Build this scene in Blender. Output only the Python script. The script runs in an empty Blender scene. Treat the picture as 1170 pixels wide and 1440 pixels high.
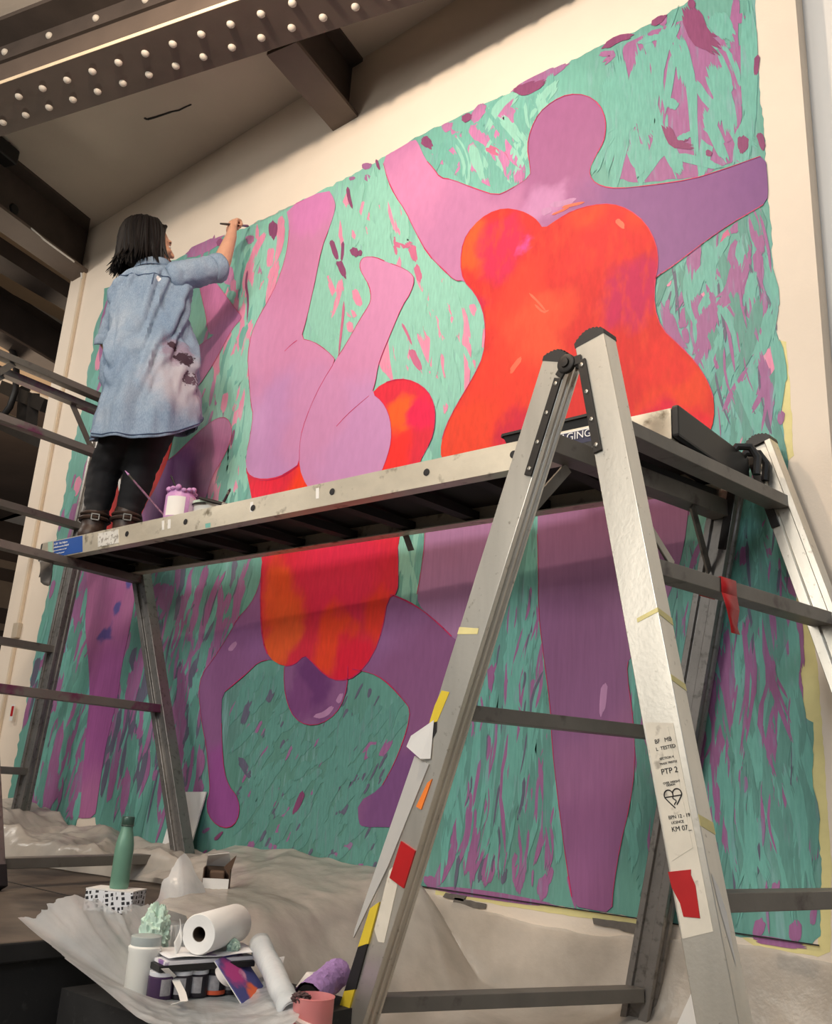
import bpy, bmesh, math, random
from mathutils import Vector, Matrix, noise
from mathutils.geometry import tessellate_polygon
random.seed(7)
sc = bpy.context.scene
COL = sc.collection

# ------------------------------------------------------------------ camera, world, lights, exposure
CZ = 0.70                                  # camera height above the lower floor
RT, UP, BK = Vector((.765, .641, .058)), Vector((.144, -.258, .955)), Vector((.628, -.722, -.290))
RT.normalize(); BK = (BK - RT * BK.dot(RT)).normalized(); UP = BK.cross(RT)
cam_d = bpy.data.cameras.new('camera'); cam = bpy.data.objects.new('camera', cam_d); COL.objects.link(cam)
M = Matrix((RT, UP, BK)).transposed().to_4x4(); M.translation = (0, 0, CZ); cam.matrix_world = M
cam_d.sensor_fit = 'HORIZONTAL'; cam_d.sensor_width = 36; cam_d.lens = 36 * 1275.5 / 1170
cam_d.clip_start = .02
sc.camera = cam
sc.view_settings.view_transform = 'Standard'; sc.view_settings.look = 'None'
sc.view_settings.exposure = 0.14; sc.view_settings.gamma = 1; sc.view_settings.use_curve_mapping = False
w = bpy.data.worlds.new('world'); sc.world = w; w.use_nodes = True
w.node_tree.nodes['Background'].inputs[0].default_value = (.80, .90, 1.0, 1)
w.node_tree.nodes['Background'].inputs[1].default_value = .17

def lamp(name, kind, loc, power, color, target=None, **kw):
    d = bpy.data.lights.new(name, kind); d.energy = power; d.color = color
    for k, v in kw.items(): setattr(d, k, v)
    o = bpy.data.objects.new(name, d); COL.objects.link(o); o.location = loc
    if target: o.rotation_euler = (Vector(target) - Vector(loc)).to_track_quat('-Z', 'Y').to_euler()
    return o
lamp('work_lamp', 'POINT', (-2.15, .78, 3.70), 96, (1.0, .80, .60), shadow_soft_size=.05)
lamp('fill_light', 'AREA', (-1.3, -2.7, 3.62), 118, (1.0, .93, .84), (-1.6, 2.5, 1.4), size=1.0)  # unseen fill light, added to brighten the trestle's front faces
lamp('fill_light', 'AREA', (1.3, -2.7, 3.6), 46, (.80, .90, 1.0), (-.6, 2.5, 2.2), size=1.2)  # unseen cool fill, added to light the right wall
lamp('fill_light', 'AREA', (-6.6, .2, 3.55), 36, (1.0, .93, .84), (-4.8, 2.5, 1.2), size=.8)  # unseen fill light for the left end of the wall

lamp('fill_light', 'AREA', (-3.1, -3.4, 2.0), 40, (1.0, .95, .86), (-1.0, 1.7, 1.2), size=1.3)  # unseen area light, added for a highlight on the trestle metal
lamp('far_fill_light', 'POINT', (-8.2, 3.6, 2.2), 130, (1.0, .80, .60), shadow_soft_size=.25)  # unseen light, added to brighten the ceiling boards of the next bay

# ------------------------------------------------------------------ helpers
def ray(px, py):
    return RT * ((px - 585) / 1275.5) + UP * (-(py - 720) / 1275.5) - BK
WY = 2.56                                  # the mural wall's plane
def at_y(px, py, y=WY):
    d = ray(px, py); t = y / d.y; return Vector((d.x * t, y, CZ + d.z * t))
def at_z(px, py, z):
    d = ray(px, py); t = (z - CZ) / d.z; return Vector((d.x * t, d.y * t, z))
def V(*a): return Vector(a)

class MB:
    def __init__(s): s.v = []; s.f = []; s.m = []; s.mi = 0
    def add(s, vs, fs):
        n = len(s.v); s.v += [tuple(x) for x in vs]; s.f += [[i + n for i in f] for f in fs]; s.m += [s.mi] * len(fs); return s
    def prism(s, prof, p0, p1, ax, ay, prof1=None):
        n = len(prof); prof1 = prof1 or prof
        vs = [p0 + ax * a + ay * b for a, b in prof] + [p1 + ax * a + ay * b for a, b in prof1]
        fs = [[i, (i + 1) % n, n + (i + 1) % n, n + i] for i in range(n)]
        for tri in tessellate_polygon([[Vector((a, b, 0)) for a, b in prof]]):
            fs += [list(tri), [n + i for i in reversed(tri)]]
        return s.add(vs, fs)
    def box(s, c, hx, hy, hz, X=Vector((1, 0, 0)), Y=Vector((0, 1, 0)), Z=Vector((0, 0, 1))):
        return s.prism([(-hx, -hy), (hx, -hy), (hx, hy), (-hx, hy)], Vector(c) - Z * hz, Vector(c) + Z * hz, X, Y)
    def bar(s, a, b, wd, ht, up=Vector((0, 0, 1))):
        a, b = Vector(a), Vector(b); d = (b - a).normalized(); x = d.cross(up).normalized(); y = x.cross(d)
        return s.prism([(-wd / 2, -ht / 2), (wd / 2, -ht / 2), (wd / 2, ht / 2), (-wd / 2, ht / 2)], a, b, x, y)
    def tube(s, pts, r, seg=8, cap=True):
        pts = [Vector(p) for p in pts]; n = len(pts)
        rs = r if isinstance(r, (list, tuple)) else [r] * n
        vs = []; x = None
        for i, p in enumerate(pts):
            d = (pts[min(i + 1, n - 1)] - pts[max(i - 1, 0)]).normalized()
            if x is None: x = d.orthogonal().normalized()
            x = (x - d * x.dot(d)); x = x.normalized() if x.length > 1e-6 else d.orthogonal().normalized()
            y = d.cross(x)
            for k in range(seg):
                a = 2 * math.pi * k / seg; vs.append(p + (x * math.cos(a) + y * math.sin(a)) * rs[i])
        fs = [[i * seg + k, i * seg + (k + 1) % seg, (i + 1) * seg + (k + 1) % seg, (i + 1) * seg + k] for i in range(n - 1) for k in range(seg)]
        if cap: fs += [list(reversed(range(seg))), [(n - 1) * seg + k for k in range(seg)]]
        return s.add(vs, fs)
    def lathe(s, prof, base, axis=Vector((0, 0, 1)), seg=28, x=None):
        axis = Vector(axis).normalized(); x = (x or axis.orthogonal()).normalized(); y = axis.cross(x); n = len(prof)
        vs = [Vector(base) + axis * h + (x * math.cos(2 * math.pi * k / seg) + y * math.sin(2 * math.pi * k / seg)) * max(r, .0002) for r, h in prof for k in range(seg)]
        fs = [[i * seg + k, i * seg + (k + 1) % seg, (i + 1) * seg + (k + 1) % seg, (i + 1) * seg + k] for i in range(n - 1) for k in range(seg)]
        if prof[0] != prof[-1]: fs += [list(reversed(range(seg))), [(n - 1) * seg + k for k in range(seg)]]
        return s.add(vs, fs)
    def ball(s, c, rx, ry=None, rz=None, X=Vector((1, 0, 0)), Y=Vector((0, 1, 0)), Z=Vector((0, 0, 1)), seg=16, rings=10):
        ry = ry or rx; rz = rz or rx; c = Vector(c); vs = [c - Z * rz]
        for i in range(1, rings):
            t = -math.pi / 2 + math.pi * i / rings
            vs += [c + (X * math.cos(2 * math.pi * k / seg) * rx + Y * math.sin(2 * math.pi * k / seg) * ry) * math.cos(t) + Z * math.sin(t) * rz for k in range(seg)]
        vs.append(c + Z * rz); L = len(vs) - 1
        fs = [[0, 1 + (k + 1) % seg, 1 + k] for k in range(seg)]
        fs += [[1 + i * seg + k, 1 + i * seg + (k + 1) % seg, 1 + (i + 1) * seg + (k + 1) % seg, 1 + (i + 1) * seg + k] for i in range(rings - 2) for k in range(seg)]
        fs += [[L, 1 + (rings - 2) * seg + k, 1 + (rings - 2) * seg + (k + 1) % seg] for k in range(seg)]
        return s.add(vs, fs)
    def grid(s, fn, nu, nv, closed=False):
        vs = [fn(i / nu, j / nv) for j in range(nv + 1) for i in range(nu + (0 if closed else 1))]
        W_ = nu if closed else nu + 1
        fs = [[j * W_ + i, j * W_ + (i + 1) % W_, (j + 1) * W_ + (i + 1) % W_, (j + 1) * W_ + i] for j in range(nv) for i in range(nu)]
        return s.add(vs, fs)
    def build(s, name, mat, parent=None, smooth=40, bevel=0, solid=0, kind=None):
        me = bpy.data.meshes.new(name); me.from_pydata(s.v, [], s.f)
        for m in (mat if isinstance(mat, (list, tuple)) else [mat]): me.materials.append(m)
        if any(s.m): me.polygons.foreach_set('material_index', s.m)
        bm = bmesh.new(); bm.from_mesh(me); bmesh.ops.recalc_face_normals(bm, faces=bm.faces)
        bm.to_mesh(me); bm.free()
        o = bpy.data.objects.new(name, me); COL.objects.link(o)
        if parent: o.parent = parent; o.matrix_parent_inverse = parent.matrix_world.inverted()
        if smooth:
            me.shade_smooth(); me.set_sharp_from_angle(angle=math.radians(smooth))
        if bevel:
            b = o.modifiers.new('bevel', 'BEVEL'); b.width = bevel; b.segments = 2; b.limit_method = 'ANGLE'
        if solid:
            b = o.modifiers.new('solid', 'SOLIDIFY'); b.thickness = solid; b.offset = 0
        if kind: o['kind'] = kind
        return o

def tag(o, label, cat=None, group=None, kind=None):
    o['label'] = label
    if cat: o['category'] = cat
    if group: o['group'] = group
    if kind: o['kind'] = kind
    return o
def thing(name, label, cat, loc=(0, 0, 0), group=None):
    o = bpy.data.objects.new(name, None); COL.objects.link(o); o.location = loc; o.empty_display_size = .1
    o.matrix_world = Matrix.Translation(Vector(loc))
    return tag(o, label, cat, group)

def srgb(c):
    return tuple(((x / 255) / 12.92 if x <= 10 else ((x / 255 + .055) / 1.055) ** 2.4) for x in c) + (1,)
class NT:
    def __init__(s, name):
        s.m = bpy.data.materials.new(name); s.m.use_nodes = True; s.t = s.m.node_tree; s.b = s.t.nodes['Principled BSDF']
    def n(s, typ, **kw):
        x = s.t.nodes.new('ShaderNode' + typ)
        for k, v in kw.items(): setattr(x, k, v)
        return x
    def l(s, a, b): s.t.links.new(a, b)
def ramp(nt, fac, stops):
    r = nt.n('ValToRGB'); e = r.color_ramp.elements
    e[0].position, e[0].color = stops[0]; e[1].position, e[1].color = stops[-1]
    for p, c in stops[1:-1]: q = e.new(p); q.color = c
    nt.l(fac, r.inputs[0]); return r.outputs[0]
def mix(nt, fac, a, b, mode='MIX'):
    m = nt.n('Mix', data_type='RGBA', blend_type=mode)
    for sock, val in ((m.inputs[0], fac), (m.inputs[6], a), (m.inputs[7], b)):
        if hasattr(val, 'node'): nt.l(val, sock)
        else: sock.default_value = val
    return m.outputs[2]
def noise_tex(nt, scale, detail=4, vec=None, rough=.55, stretch=None, rot=(0, 0, 0), coord='Object'):
    t = nt.n('TexNoise'); t.inputs['Scale'].default_value = scale; t.inputs['Detail'].default_value = detail; t.inputs['Roughness'].default_value = rough
    if vec is None: vec = nt.n('TexCoord').outputs[coord]
    if stretch:
        mp = nt.n('Mapping'); mp.inputs['Scale'].default_value = stretch; mp.inputs['Rotation'].default_value = rot
        nt.l(vec, mp.inputs[0]); vec = mp.outputs[0]
    nt.l(vec, t.inputs[0]); return t.outputs[0]
def mat(name, col, rough=.6, metal=0, var=.12, scale=8, bump=0, bscale=60, stretch=None, spec=.5, col2=None, cov=(.45, .6), stretch2=None, scale2=None):
    nt = NT(name); c = srgb(col)
    f = noise_tex(nt, scale, 5, stretch=stretch)
    lo = tuple(x * (1 - var) for x in c[:3]) + (1,); hi = tuple(min(1, x * (1 + var)) for x in c[:3]) + (1,)
    out = ramp(nt, f, [(.3, lo), (.7, hi)])
    if col2:
        f2 = noise_tex(nt, scale2 or scale * 1.7, 6, stretch=stretch2)
        k = ramp(nt, f2, [(cov[0], (0, 0, 0, 1)), (cov[1], (1, 1, 1, 1))])
        out = mix(nt, k, out, srgb(col2))
    nt.l(out, nt.b.inputs['Base Color'])
    nt.b.inputs['Roughness'].default_value = rough; nt.b.inputs['Metallic'].default_value = metal
    nt.b.inputs['Specular IOR Level'].default_value = spec
    if bump:
        bp = nt.n('Bump'); bp.inputs['Strength'].default_value = bump; bp.inputs['Distance'].default_value = .01
        nt.l(noise_tex(nt, bscale, 6), bp.inputs['Height']); nt.l(bp.outputs[0], nt.b.inputs['Normal'])
    return nt.m
def paint_mat(name, base, blobs=(), streak=(3, 3, .6), rot=(0, 0, 0), var=.1, col2=None, cov=(.5, .62), rough=.5, det=8):
    """wall paint: a base hue, soft patches of other hues brushed in, brush streaks"""
    nt = NT(name); pos = nt.n('NewGeometry').outputs['Position']
    wob = nt.n('VectorMath', operation='MULTIPLY_ADD')
    nz = nt.n('TexNoise'); nz.inputs['Scale'].default_value = 5; nz.inputs['Detail'].default_value = 5; nt.l(pos, nz.inputs[0])
    nt.l(nz.outputs[1], wob.inputs[0]); wob.inputs[1].default_value = (.34, .2, .34); nt.l(pos, wob.inputs[2])
    out = srgb(base)
    for (px, py), r, c in blobs:
        d = nt.n('VectorMath', operation='DISTANCE'); nt.l(wob.outputs[0], d.inputs[0]); d.inputs[1].default_value = at_y(px, py) + V(.17, .1, .17)
        mr = nt.n('MapRange', interpolation_type='SMOOTHSTEP'); nt.l(d.outputs['Value'], mr.inputs[0])
        mr.inputs[1].default_value = r; mr.inputs[2].default_value = r * .45; mr.inputs[3].default_value = 0; mr.inputs[4].default_value = 1
        out = mix(nt, mr.outputs[0], out, srgb(c))
    st = noise_tex(nt, 6, det, vec=pos, stretch=streak, rot=rot)
    if col2:
        k = ramp(nt, st, [(cov[0], (0, 0, 0, 1)), (cov[1], (1, 1, 1, 1))]); out = mix(nt, k, out, srgb(col2))
    st2 = noise_tex(nt, 14, min(6, det + 1), vec=pos, stretch=streak, rot=rot)
    g = ramp(nt, st2, [(.3, (1 - var,) * 3 + (1,)), (.7, (1 + var,) * 3 + (1,))])
    out = mix(nt, 1.0, out, g, 'MULTIPLY')
    nt.l(out, nt.b.inputs['Base Color']); nt.b.inputs['Roughness'].default_value = rough; nt.b.inputs['Specular IOR Level'].default_value = .25
    bp = nt.n('Bump'); bp.inputs['Strength'].default_value = .12; bp.inputs['Distance'].default_value = .004
    nt.l(st2, bp.inputs['Height']); nt.l(bp.outputs[0], nt.b.inputs['Normal'])
    return nt.m
def plastic(name, col, alpha=.3, rough=.3, var=.15):
    nt = NT(name); c = srgb(col); out = nt.t.nodes['Material Output']
    f = ramp(nt, noise_tex(nt, 7, 6), [(.3, tuple(x * (1 - var) for x in c[:3]) + (1,)), (.7, tuple(min(1, x * (1 + var)) for x in c[:3]) + (1,))])
    nt.l(f, nt.b.inputs['Base Color']); nt.b.inputs['Roughness'].default_value = rough
    tr = nt.n('BsdfTransparent'); tl = nt.n('BsdfTranslucent'); nt.l(f, tl.inputs[0])
    m1 = nt.n('MixShader'); m1.inputs[0].default_value = .35; nt.l(nt.b.outputs[0], m1.inputs[1]); nt.l(tl.outputs[0], m1.inputs[2])
    m2 = nt.n('MixShader'); m2.inputs[0].default_value = alpha; nt.l(m1.outputs[0], m2.inputs[1]); nt.l(tr.outputs[0], m2.inputs[2])
    nt.l(m2.outputs[0], out.inputs[0])
    bp = nt.n('Bump'); bp.inputs['Strength'].default_value = .5; bp.inputs['Distance'].default_value = .01
    nt.l(noise_tex(nt, 18, 5), bp.inputs['Height']); nt.l(bp.outputs[0], nt.b.inputs['Normal'])
    return nt.m
def text(body, name, p, xdir, ydir, size, m, parent, ext=.0004, align='LEFT'):
    c = bpy.data.curves.new(name, 'FONT'); c.body = body; c.size = size; c.extrude = ext; c.align_x = align; c.materials.append(m)
    tmp = bpy.data.objects.new(name, c); me = bpy.data.meshes.new_from_object(tmp); me.name = name; bpy.data.objects.remove(tmp)
    o = bpy.data.objects.new(name, me); COL.objects.link(o)
    x = Vector(xdir).normalized(); z = x.cross(Vector(ydir)).normalized(); y = z.cross(x)
    mw = Matrix((x, y, z)).transposed().to_4x4(); mw.translation = p
    if parent: o.parent = parent; o.matrix_parent_inverse = parent.matrix_world.inverted()
    o.matrix_basis = mw
    return o

# ------------------------------------------------------------------ materials
WALL = mat('cream_wall_paint', (230, 216, 199), .75, var=.04, scale=2.5, bump=.08, bscale=120)
WALL2 = mat('white_wall_paint', (222, 220, 216), .75, var=.03, scale=2)
CEIL = mat('plaster_ceiling', (206, 196, 184), .9, var=.08, scale=1.5, bump=.1, bscale=40)
STEEL = mat('painted_steel', (98, 85, 76), .65, var=.12, scale=5, bump=.06, bscale=80)
STEELD = mat('dark_shaded_steel', (74, 64, 58), .7, var=.2, scale=6, bump=.06, bscale=80)  # darker copy of the beam steel; shade on the webs put into colour
RIVET = mat('rivet_paint', (196, 188, 176), .6, var=.1, scale=30)
EDGE = mat('lit_flange_edge', (214, 196, 168), .6, var=.1, scale=10)  # paler than the flange; light caught by its edge is in the colour
ALU = mat('brushed_aluminium', (214, 209, 198), .36, .80, var=.10, scale=6, stretch=(2, 2, .3), bump=.04, bscale=90, col2=(160, 152, 138), cov=(.64, .76), scale2=60)
ALUD = mat('worn_aluminium', (140, 136, 132), .42, .75, var=.16, scale=7, bump=.06, bscale=90, col2=(96, 92, 88), cov=(.55, .75), scale2=50)
RUNGM = mat('dull_rung_metal', (122, 118, 112), .5, .6, var=.12, scale=9, bump=.05, bscale=80, col2=(88, 80, 78), cov=(.58, .72), scale2=14)
RUNGP = mat('rung_metal_with_mauve_paint', (122, 116, 112), .5, .4, var=.1, scale=9, col2=(118, 62, 92), cov=(.52, .6), scale2=5)
RAIL = mat('plank_rail_metal', (214, 205, 186), .40, .6, var=.12, scale=9, stretch=(.6, 1, 1), bump=.08, bscale=50, col2=(128, 116, 96), cov=(.58, .72), scale2=18)
BLACK = mat('black_plastic', (22, 21, 22), .5, var=.2, scale=10)
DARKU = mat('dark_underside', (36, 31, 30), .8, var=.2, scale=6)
BLKM = mat('black_steel', (44, 40, 37), .55, .4, var=.2, scale=20)
BOLT = mat('bolt_metal', (150, 146, 138), .35, .9)
WHITE = mat('white_paper', (226, 224, 220), .7, var=.03)
SIGNW = mat('white_print', (236, 236, 236), .6, var=.02)
INK = mat('black_ink', (24, 22, 24), .7)
BLUE = mat('blue_sticker', (26, 78, 158), .45, var=.05)
RED = mat('red_tape', (176, 22, 26), .4, var=.08, scale=12)
MTAPE = mat('masking_tape', (226, 214, 150), .7, var=.06, scale=20)
YEL = mat('yellow_tape', (216, 190, 52), .5, var=.08, scale=14)
ORANGE = mat('orange_sticker', (240, 130, 50), .5, var=.05)
CREAMP = mat('cream_label_patch', (214, 207, 192), .7, var=.08, scale=14, col2=(168, 160, 146), cov=(.6, .7), scale2=30)
GTAPE = mat('grey_cloth_tape', (104, 98, 92), .45, var=.25, scale=24)
FLOOR = mat('grey_concrete_floor', (96, 92, 86), .7, var=.15, scale=3, bump=.05, bscale=50)
STAGE = mat('dark_stage_boards', (88, 78, 68), .75, var=.22, scale=4, bump=.1, bscale=30, col2=(52, 46, 42), cov=(.5, .66), scale2=3)
STAGEB = mat('black_stage_side', (30, 29, 29), .8, var=.3, scale=6, bump=.1, bscale=40, col2=(52, 50, 50), cov=(.62, .7), scale2=30)

# ------------------------------------------------------------------ room shell
def struct(name, mb, m, parent=None, **kw):
    o = mb.build(name, m, parent, **kw)
    if not parent: o['kind'] = 'structure'
    return o
ZC = 3.52 + CZ; ZB = 3.16 + CZ                                    # ceiling and beam undersides
XL, XR = -5.47, -.685
struct('floor', MB().box((-1.5, 0, -.05), 9, 8, .05), FLOOR, smooth=0)
struct('wall_back', MB().box(((XL + XR) / 2, WY + .15, ZC / 2), (XR - XL) / 2, .15, ZC / 2), WALL, smooth=0)
struct('wall_right', MB().box((1.9, WY + .08 + .11, ZC / 2), 2.6, .11, ZC / 2), WALL2, smooth=0)
struct('ceiling', MB().box((-3, 1.6, ZC + .05), 12, 8.5, .05), CEIL, smooth=0)
ZP = .30                                                          # raised platform on the left
pl = struct('floor_platform', MB().box((-5.6, 1.0, ZP - .02), 3.4, 2.6, .02), STAGE, smooth=0, bevel=.004)
struct('platform_side', MB().box((-5.62, 1.0, (ZP - .04) / 2), 3.4, 2.58, (ZP - .04) / 2), STAGEB, pl, smooth=0)
struct('platform_nosing', MB().box((-2.21, 1.0, ZP - .024), .012, 2.6, .022), STAGEB, pl, smooth=0, bevel=.004)
struct('platform_step', MB().box((-1.89, 1.56, .098), .27, .25, .098), STAGEB, pl, smooth=0)
# plywood board joints on the platform
for yy in (.35, 1.02, 1.72, 2.3):
    struct('board_joint', MB().box((-5.6, yy, ZP + .0006), 3.38, .004, .0006), STAGEB, pl, smooth=0)
# far hall beyond the wall's free end
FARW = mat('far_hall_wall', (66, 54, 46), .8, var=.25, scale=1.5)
FARB = mat('far_hall_board', (120, 104, 88), .8, var=.15, scale=3)
LIGHTC = mat('far_ceiling_board', (196, 170, 140), .8, var=.08, scale=2)
fw = struct('wall_far', MB().box((-13.6, 5, ZC / 2), .1, 8, ZC / 2), FARW, smooth=0)
for k, (zz, hh) in enumerate(((.9, .10), (1.55, .05), (2.1, .16), (2.62, .05), (3.1, .2), (3.55, .06))):
    struct('rail_board', MB().box((-13.46, 5, zz), .05, 7.6, hh), FARB, fw, smooth=0)
for yy in (2.6, 3.6, 4.4, 5.5, 6.6):
    struct('wall_post', MB().box((-13.44, yy, 1.9), .08, .05, 1.9), FARW, fw, smooth=0)
struct('wall_side', MB().box((-9.6, 9.4, ZC / 2), 4.2, .1, ZC / 2), FARW, smooth=0)

# ---- riveted girder (bottom flange seen from below, web and top angle behind it)
def lerp(a, b, t): return a + (b - a) * t
ZG = 3.10 + CZ
gA, gB = at_z(0, 192, ZG), at_z(475, 40, ZG)                   # flange's far edge
gd = (gB - gA).normalized(); gn = V(-gd.y, gd.x, 0)               # gn points to the wall
g0 = gA - gd * 4.0; g1 = gB + gd * 2.6; Wf = .275
gird = thing('riveted_girder', 'long riveted steel girder under the ceiling, two rows of pale rivets on its flange', 'beam', (g0 - gn * Wf / 2))
MB().prism([(0, 0), (-Wf, 0), (-Wf, .022), (0, .022)], g0, g1, gn, V(0, 0, 1)).build('bottom_flange', STEEL, gird, smooth=0)
MB().prism([(-Wf - .002, .001), (-Wf - .0005, .001), (-Wf - .0005, .021), (-Wf - .002, .021)], g0, g1, gn, V(0, 0, 1)).build('flange_edge', EDGE, gird, smooth=0)
MB().prism([(-Wf / 2 - .012, .022), (-Wf / 2 + .012, .022), (-Wf / 2 + .012, .42), (-Wf / 2 - .012, .42)], g0, g1, gn, V(0, 0, 1)).build('web', STEEL, gird, smooth=0)
MB().prism([(-Wf / 2 - .012, .022), (-Wf / 2 - .022, .022), (-Wf / 2 - .022, .11), (-Wf / 2 - .012, .11)], g0, g1, gn, V(0, 0, 1)).build('lower_angle', STEEL, gird, smooth=0)
MB().prism([(-Wf / 2 - .012, .30), (-Wf / 2 - .03, .30), (-Wf / 2 - .03, .395), (-Wf - .02, .395), (-Wf - .02, .42), (-Wf / 2 - .012, .42)], g0, g1, gn, V(0, 0, 1)).build('top_angle', STEELD, gird, smooth=0)
rb = MB().lathe([(.0185, 0), (.0178, .006), (.0135, .012), (.007, .0155), (.0005, .017)], (0, 0, 0), V(0, 0, -1), 12)
rv0 = None
sA = at_z(413, 6.6, ZG); s0 = (sA - g0).dot(gd)
for row, (off, ph) in enumerate(((-.185, 0), (-.075, .085))):
    for k in range(-26, 14):
        s = s0 + ph + k * .155
        if s < .05 or s > (g1 - g0).length - .05: continue
        if rv0 is None:
            rv0 = rb.build('rivet', RIVET, gird); o = rv0
        else:
            o = rv0.copy(); COL.objects.link(o)
        o.matrix_parent_inverse = Matrix.Identity(4); o.location = g0 + gd * s + gn * off - gird.location
for k in range(-14, 20):
    s = s0 + .05 + k * .30
    if .1 < s < 8:
        o = rv0.copy(); COL.objects.link(o); o.matrix_parent_inverse = Matrix.Identity(4)
        o.location = g0 + gd * s - gn * (Wf / 2 + .031) + V(0, 0, .345) - gird.location; o.rotation_euler = Vector((-gn.x, -gn.y, 0)).to_track_quat('-Z', 'Y').to_euler()
        o.data = rv0.data

def i_beam(name, label, a0, a1, b0, b1, h=.36):
    """a: right bottom edge, b: left bottom edge (start, end at the wall)"""
    t = thing(name, label, 'beam', (a0 + b0) / 2)
    m = MB(); Z = V(0, 0, .02); m.add([a0, a1, b1, b0, a0 + Z, a1 + Z, b1 + Z, b0 + Z], [[0, 1, 2, 3], [4, 5, 6, 7], [0, 1, 5, 4], [1, 2, 6, 5], [2, 3, 7, 6], [3, 0, 4, 7]]); m.build('bottom_flange', STEEL, t, smooth=0)
    c0, c1 = (a0 + b0) / 2, (a1 + b1) / 2; x = (a0 - b0).normalized()
    MB().prism([(-.012, .02), (.012, .02), (.012, h - .02), (-.012, h - .02)], c0, c1, x, V(0, 0, 1)).build('web', STEELD, t, smooth=0)
    wd = (a0 - b0).length / 2
    MB().prism([(-wd, h - .02), (wd, h - .02), (wd, h), (-wd, h)], c0, c1, x, V(0, 0, 1)).build('top_flange', STEELD, t, smooth=0)
    return t
i_beam('cross_beam', 'short steel cross beam running from the girder to the mural wall', V(-2.66, 2.05, ZB), V(-2.762, WY, ZB), V(-2.825, 2.02, ZB), V(-2.935, WY, ZB))
lb = i_beam('edge_beam', 'brown steel beam meeting the left end of the cream wall', at_z(0, 292, ZB) - V(-.22, .68, 0) * 1.2, V(-5.25, WY, ZB), at_z(0, 330, ZB) - V(-.22, .68, 0) * 1.2, V(-5.45, WY, ZB))
# joists and pale boards of the next bays, beyond the wall's end
def strip(name, label, pts, z, h, m, cat='beam', parent=None):
    (a, b, c, d) = [at_z(x, y, z) for x, y in pts]
    def ext(p, q): return p - (q - p) * .9, q + (q - p) * 3.0
    a, b = ext(a, b); c, d = ext(c, d); Z = V(0, 0, h)
    o = MB().add([a, b, d, c, a + Z, b + Z, d + Z, c + Z], [[0, 1, 2, 3], [4, 5, 6, 7], [0, 1, 5, 4], [1, 2, 6, 5], [2, 3, 7, 6], [3, 0, 4, 7]]).build(name, m, parent, smooth=0)
    return tag(o, label, cat) if label else o
strip('ceiling_joist', 'slim dark joist between pale ceiling boards left of the wall', [(0, 358), (96, 420), (0, 384), (92, 437)], ZB + .22, .13, STEELD)
JB = i_beam('far_beam', 'big dark brown beam beyond the left wall end, behind the curved black hose', at_z(0, 466, ZB) - V(-.22, .68, 0) * 2, at_z(76, 510, ZB) + V(-.22, .68, 0) * 4, at_z(0, 487, ZB) - V(-.22, .68, 0) * 2, at_z(61, 522, ZB) + V(-.22, .68, 0) * 4)
strip('ceiling_board', 'pale ceiling board nearest the brown edge beam', [(0, 322), (110, 392), (0, 352), (100, 418)], ZC - .015, .015, LIGHTC, 'board')
strip('ceiling_board', 'pale ceiling board with a ragged edge past the slim joist', [(0, 376), (95, 430), (0, 404), (88, 452)], ZC - .015, .015, LIGHTC, 'board')
strip('ceiling_board', 'pale ceiling board farthest off, seen over the top trestle rung', [(0, 480), (70, 520), (0, 530), (70, 560)], ZC - .015, .015, LIGHTC, 'board')
strip('ceiling_board', 'broad dark panel added under the ceiling to darken the next bay', [(0, 545), (70, 580), (0, 730), (70, 705)], ZC - .02, .02, FARW, 'board')  # added dark panel; shade of the far ceiling put into its colour
# crack in the plaster
ck = [at_z(x, y, ZC - .002) for x, y in ((203, 166), (207, 168), (218, 165), (230, 161), (242, 157), (252, 155), (262, 150), (269, 147))]
ckm = MB()
for i in range(len(ck) - 1): ckm.bar(ck[i], ck[i + 1], .012 - .001 * i, .004)
cko = ckm.build('plaster_crack', INK, None, smooth=0); cko.parent = bpy.data.objects['ceiling']


# ------------------------------------------------------------------ the mural (flat paint on the wall)
def smooth_poly(pts, it=1, closed=True):
    for _ in range(it):
        n = len(pts); q = []
        for i in range(n if closed else n - 1):
            a, b = pts[i], pts[(i + 1) % n]
            q += [(a[0] * .75 + b[0] * .25, a[1] * .75 + b[1] * .25), (a[0] * .25 + b[0] * .75, a[1] * .25 + b[1] * .75)]
        pts = q
    return pts
def paint_into(mb, pts, off, th=.0008):
    P = [at_y(x, y, WY - off) for x, y in pts]; n = len(P)
    back = [p + V(0, th, 0) for p in P]
    tris = [list(t) for t in tessellate_polygon([P])]
    mb.add(P + back, tris + [[i, (i + 1) % n, n + (i + 1) % n, n + i] for i in range(n)])
def paint(name, pts, off, m, parent, it=1):  # 
    mb = MB(); paint_into(mb, smooth_poly(pts, it), off, .0012); return mb.build(name, m, parent, smooth=0)
def jag(pts, amp, rnd):
    out = []
    for i, (x, y) in enumerate(pts):
        a, b = pts[i], pts[(i + 1) % len(pts)]
        L = math.hypot(b[0] - a[0], b[1] - a[1]); k = max(1, int(L / 7))
        for j in range(k):
            t = j / k; out.append((a[0] + (b[0] - a[0]) * t + rnd.uniform(-amp, amp), a[1] + (b[1] - a[1]) * t + rnd.uniform(-amp, amp)))
    return out
rnd = random.Random(5)
mural = thing('mural', 'large unfinished mural of lilac figures in red on a turquoise ground, painted on the wall', 'mural', at_y(600, 700))
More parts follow.
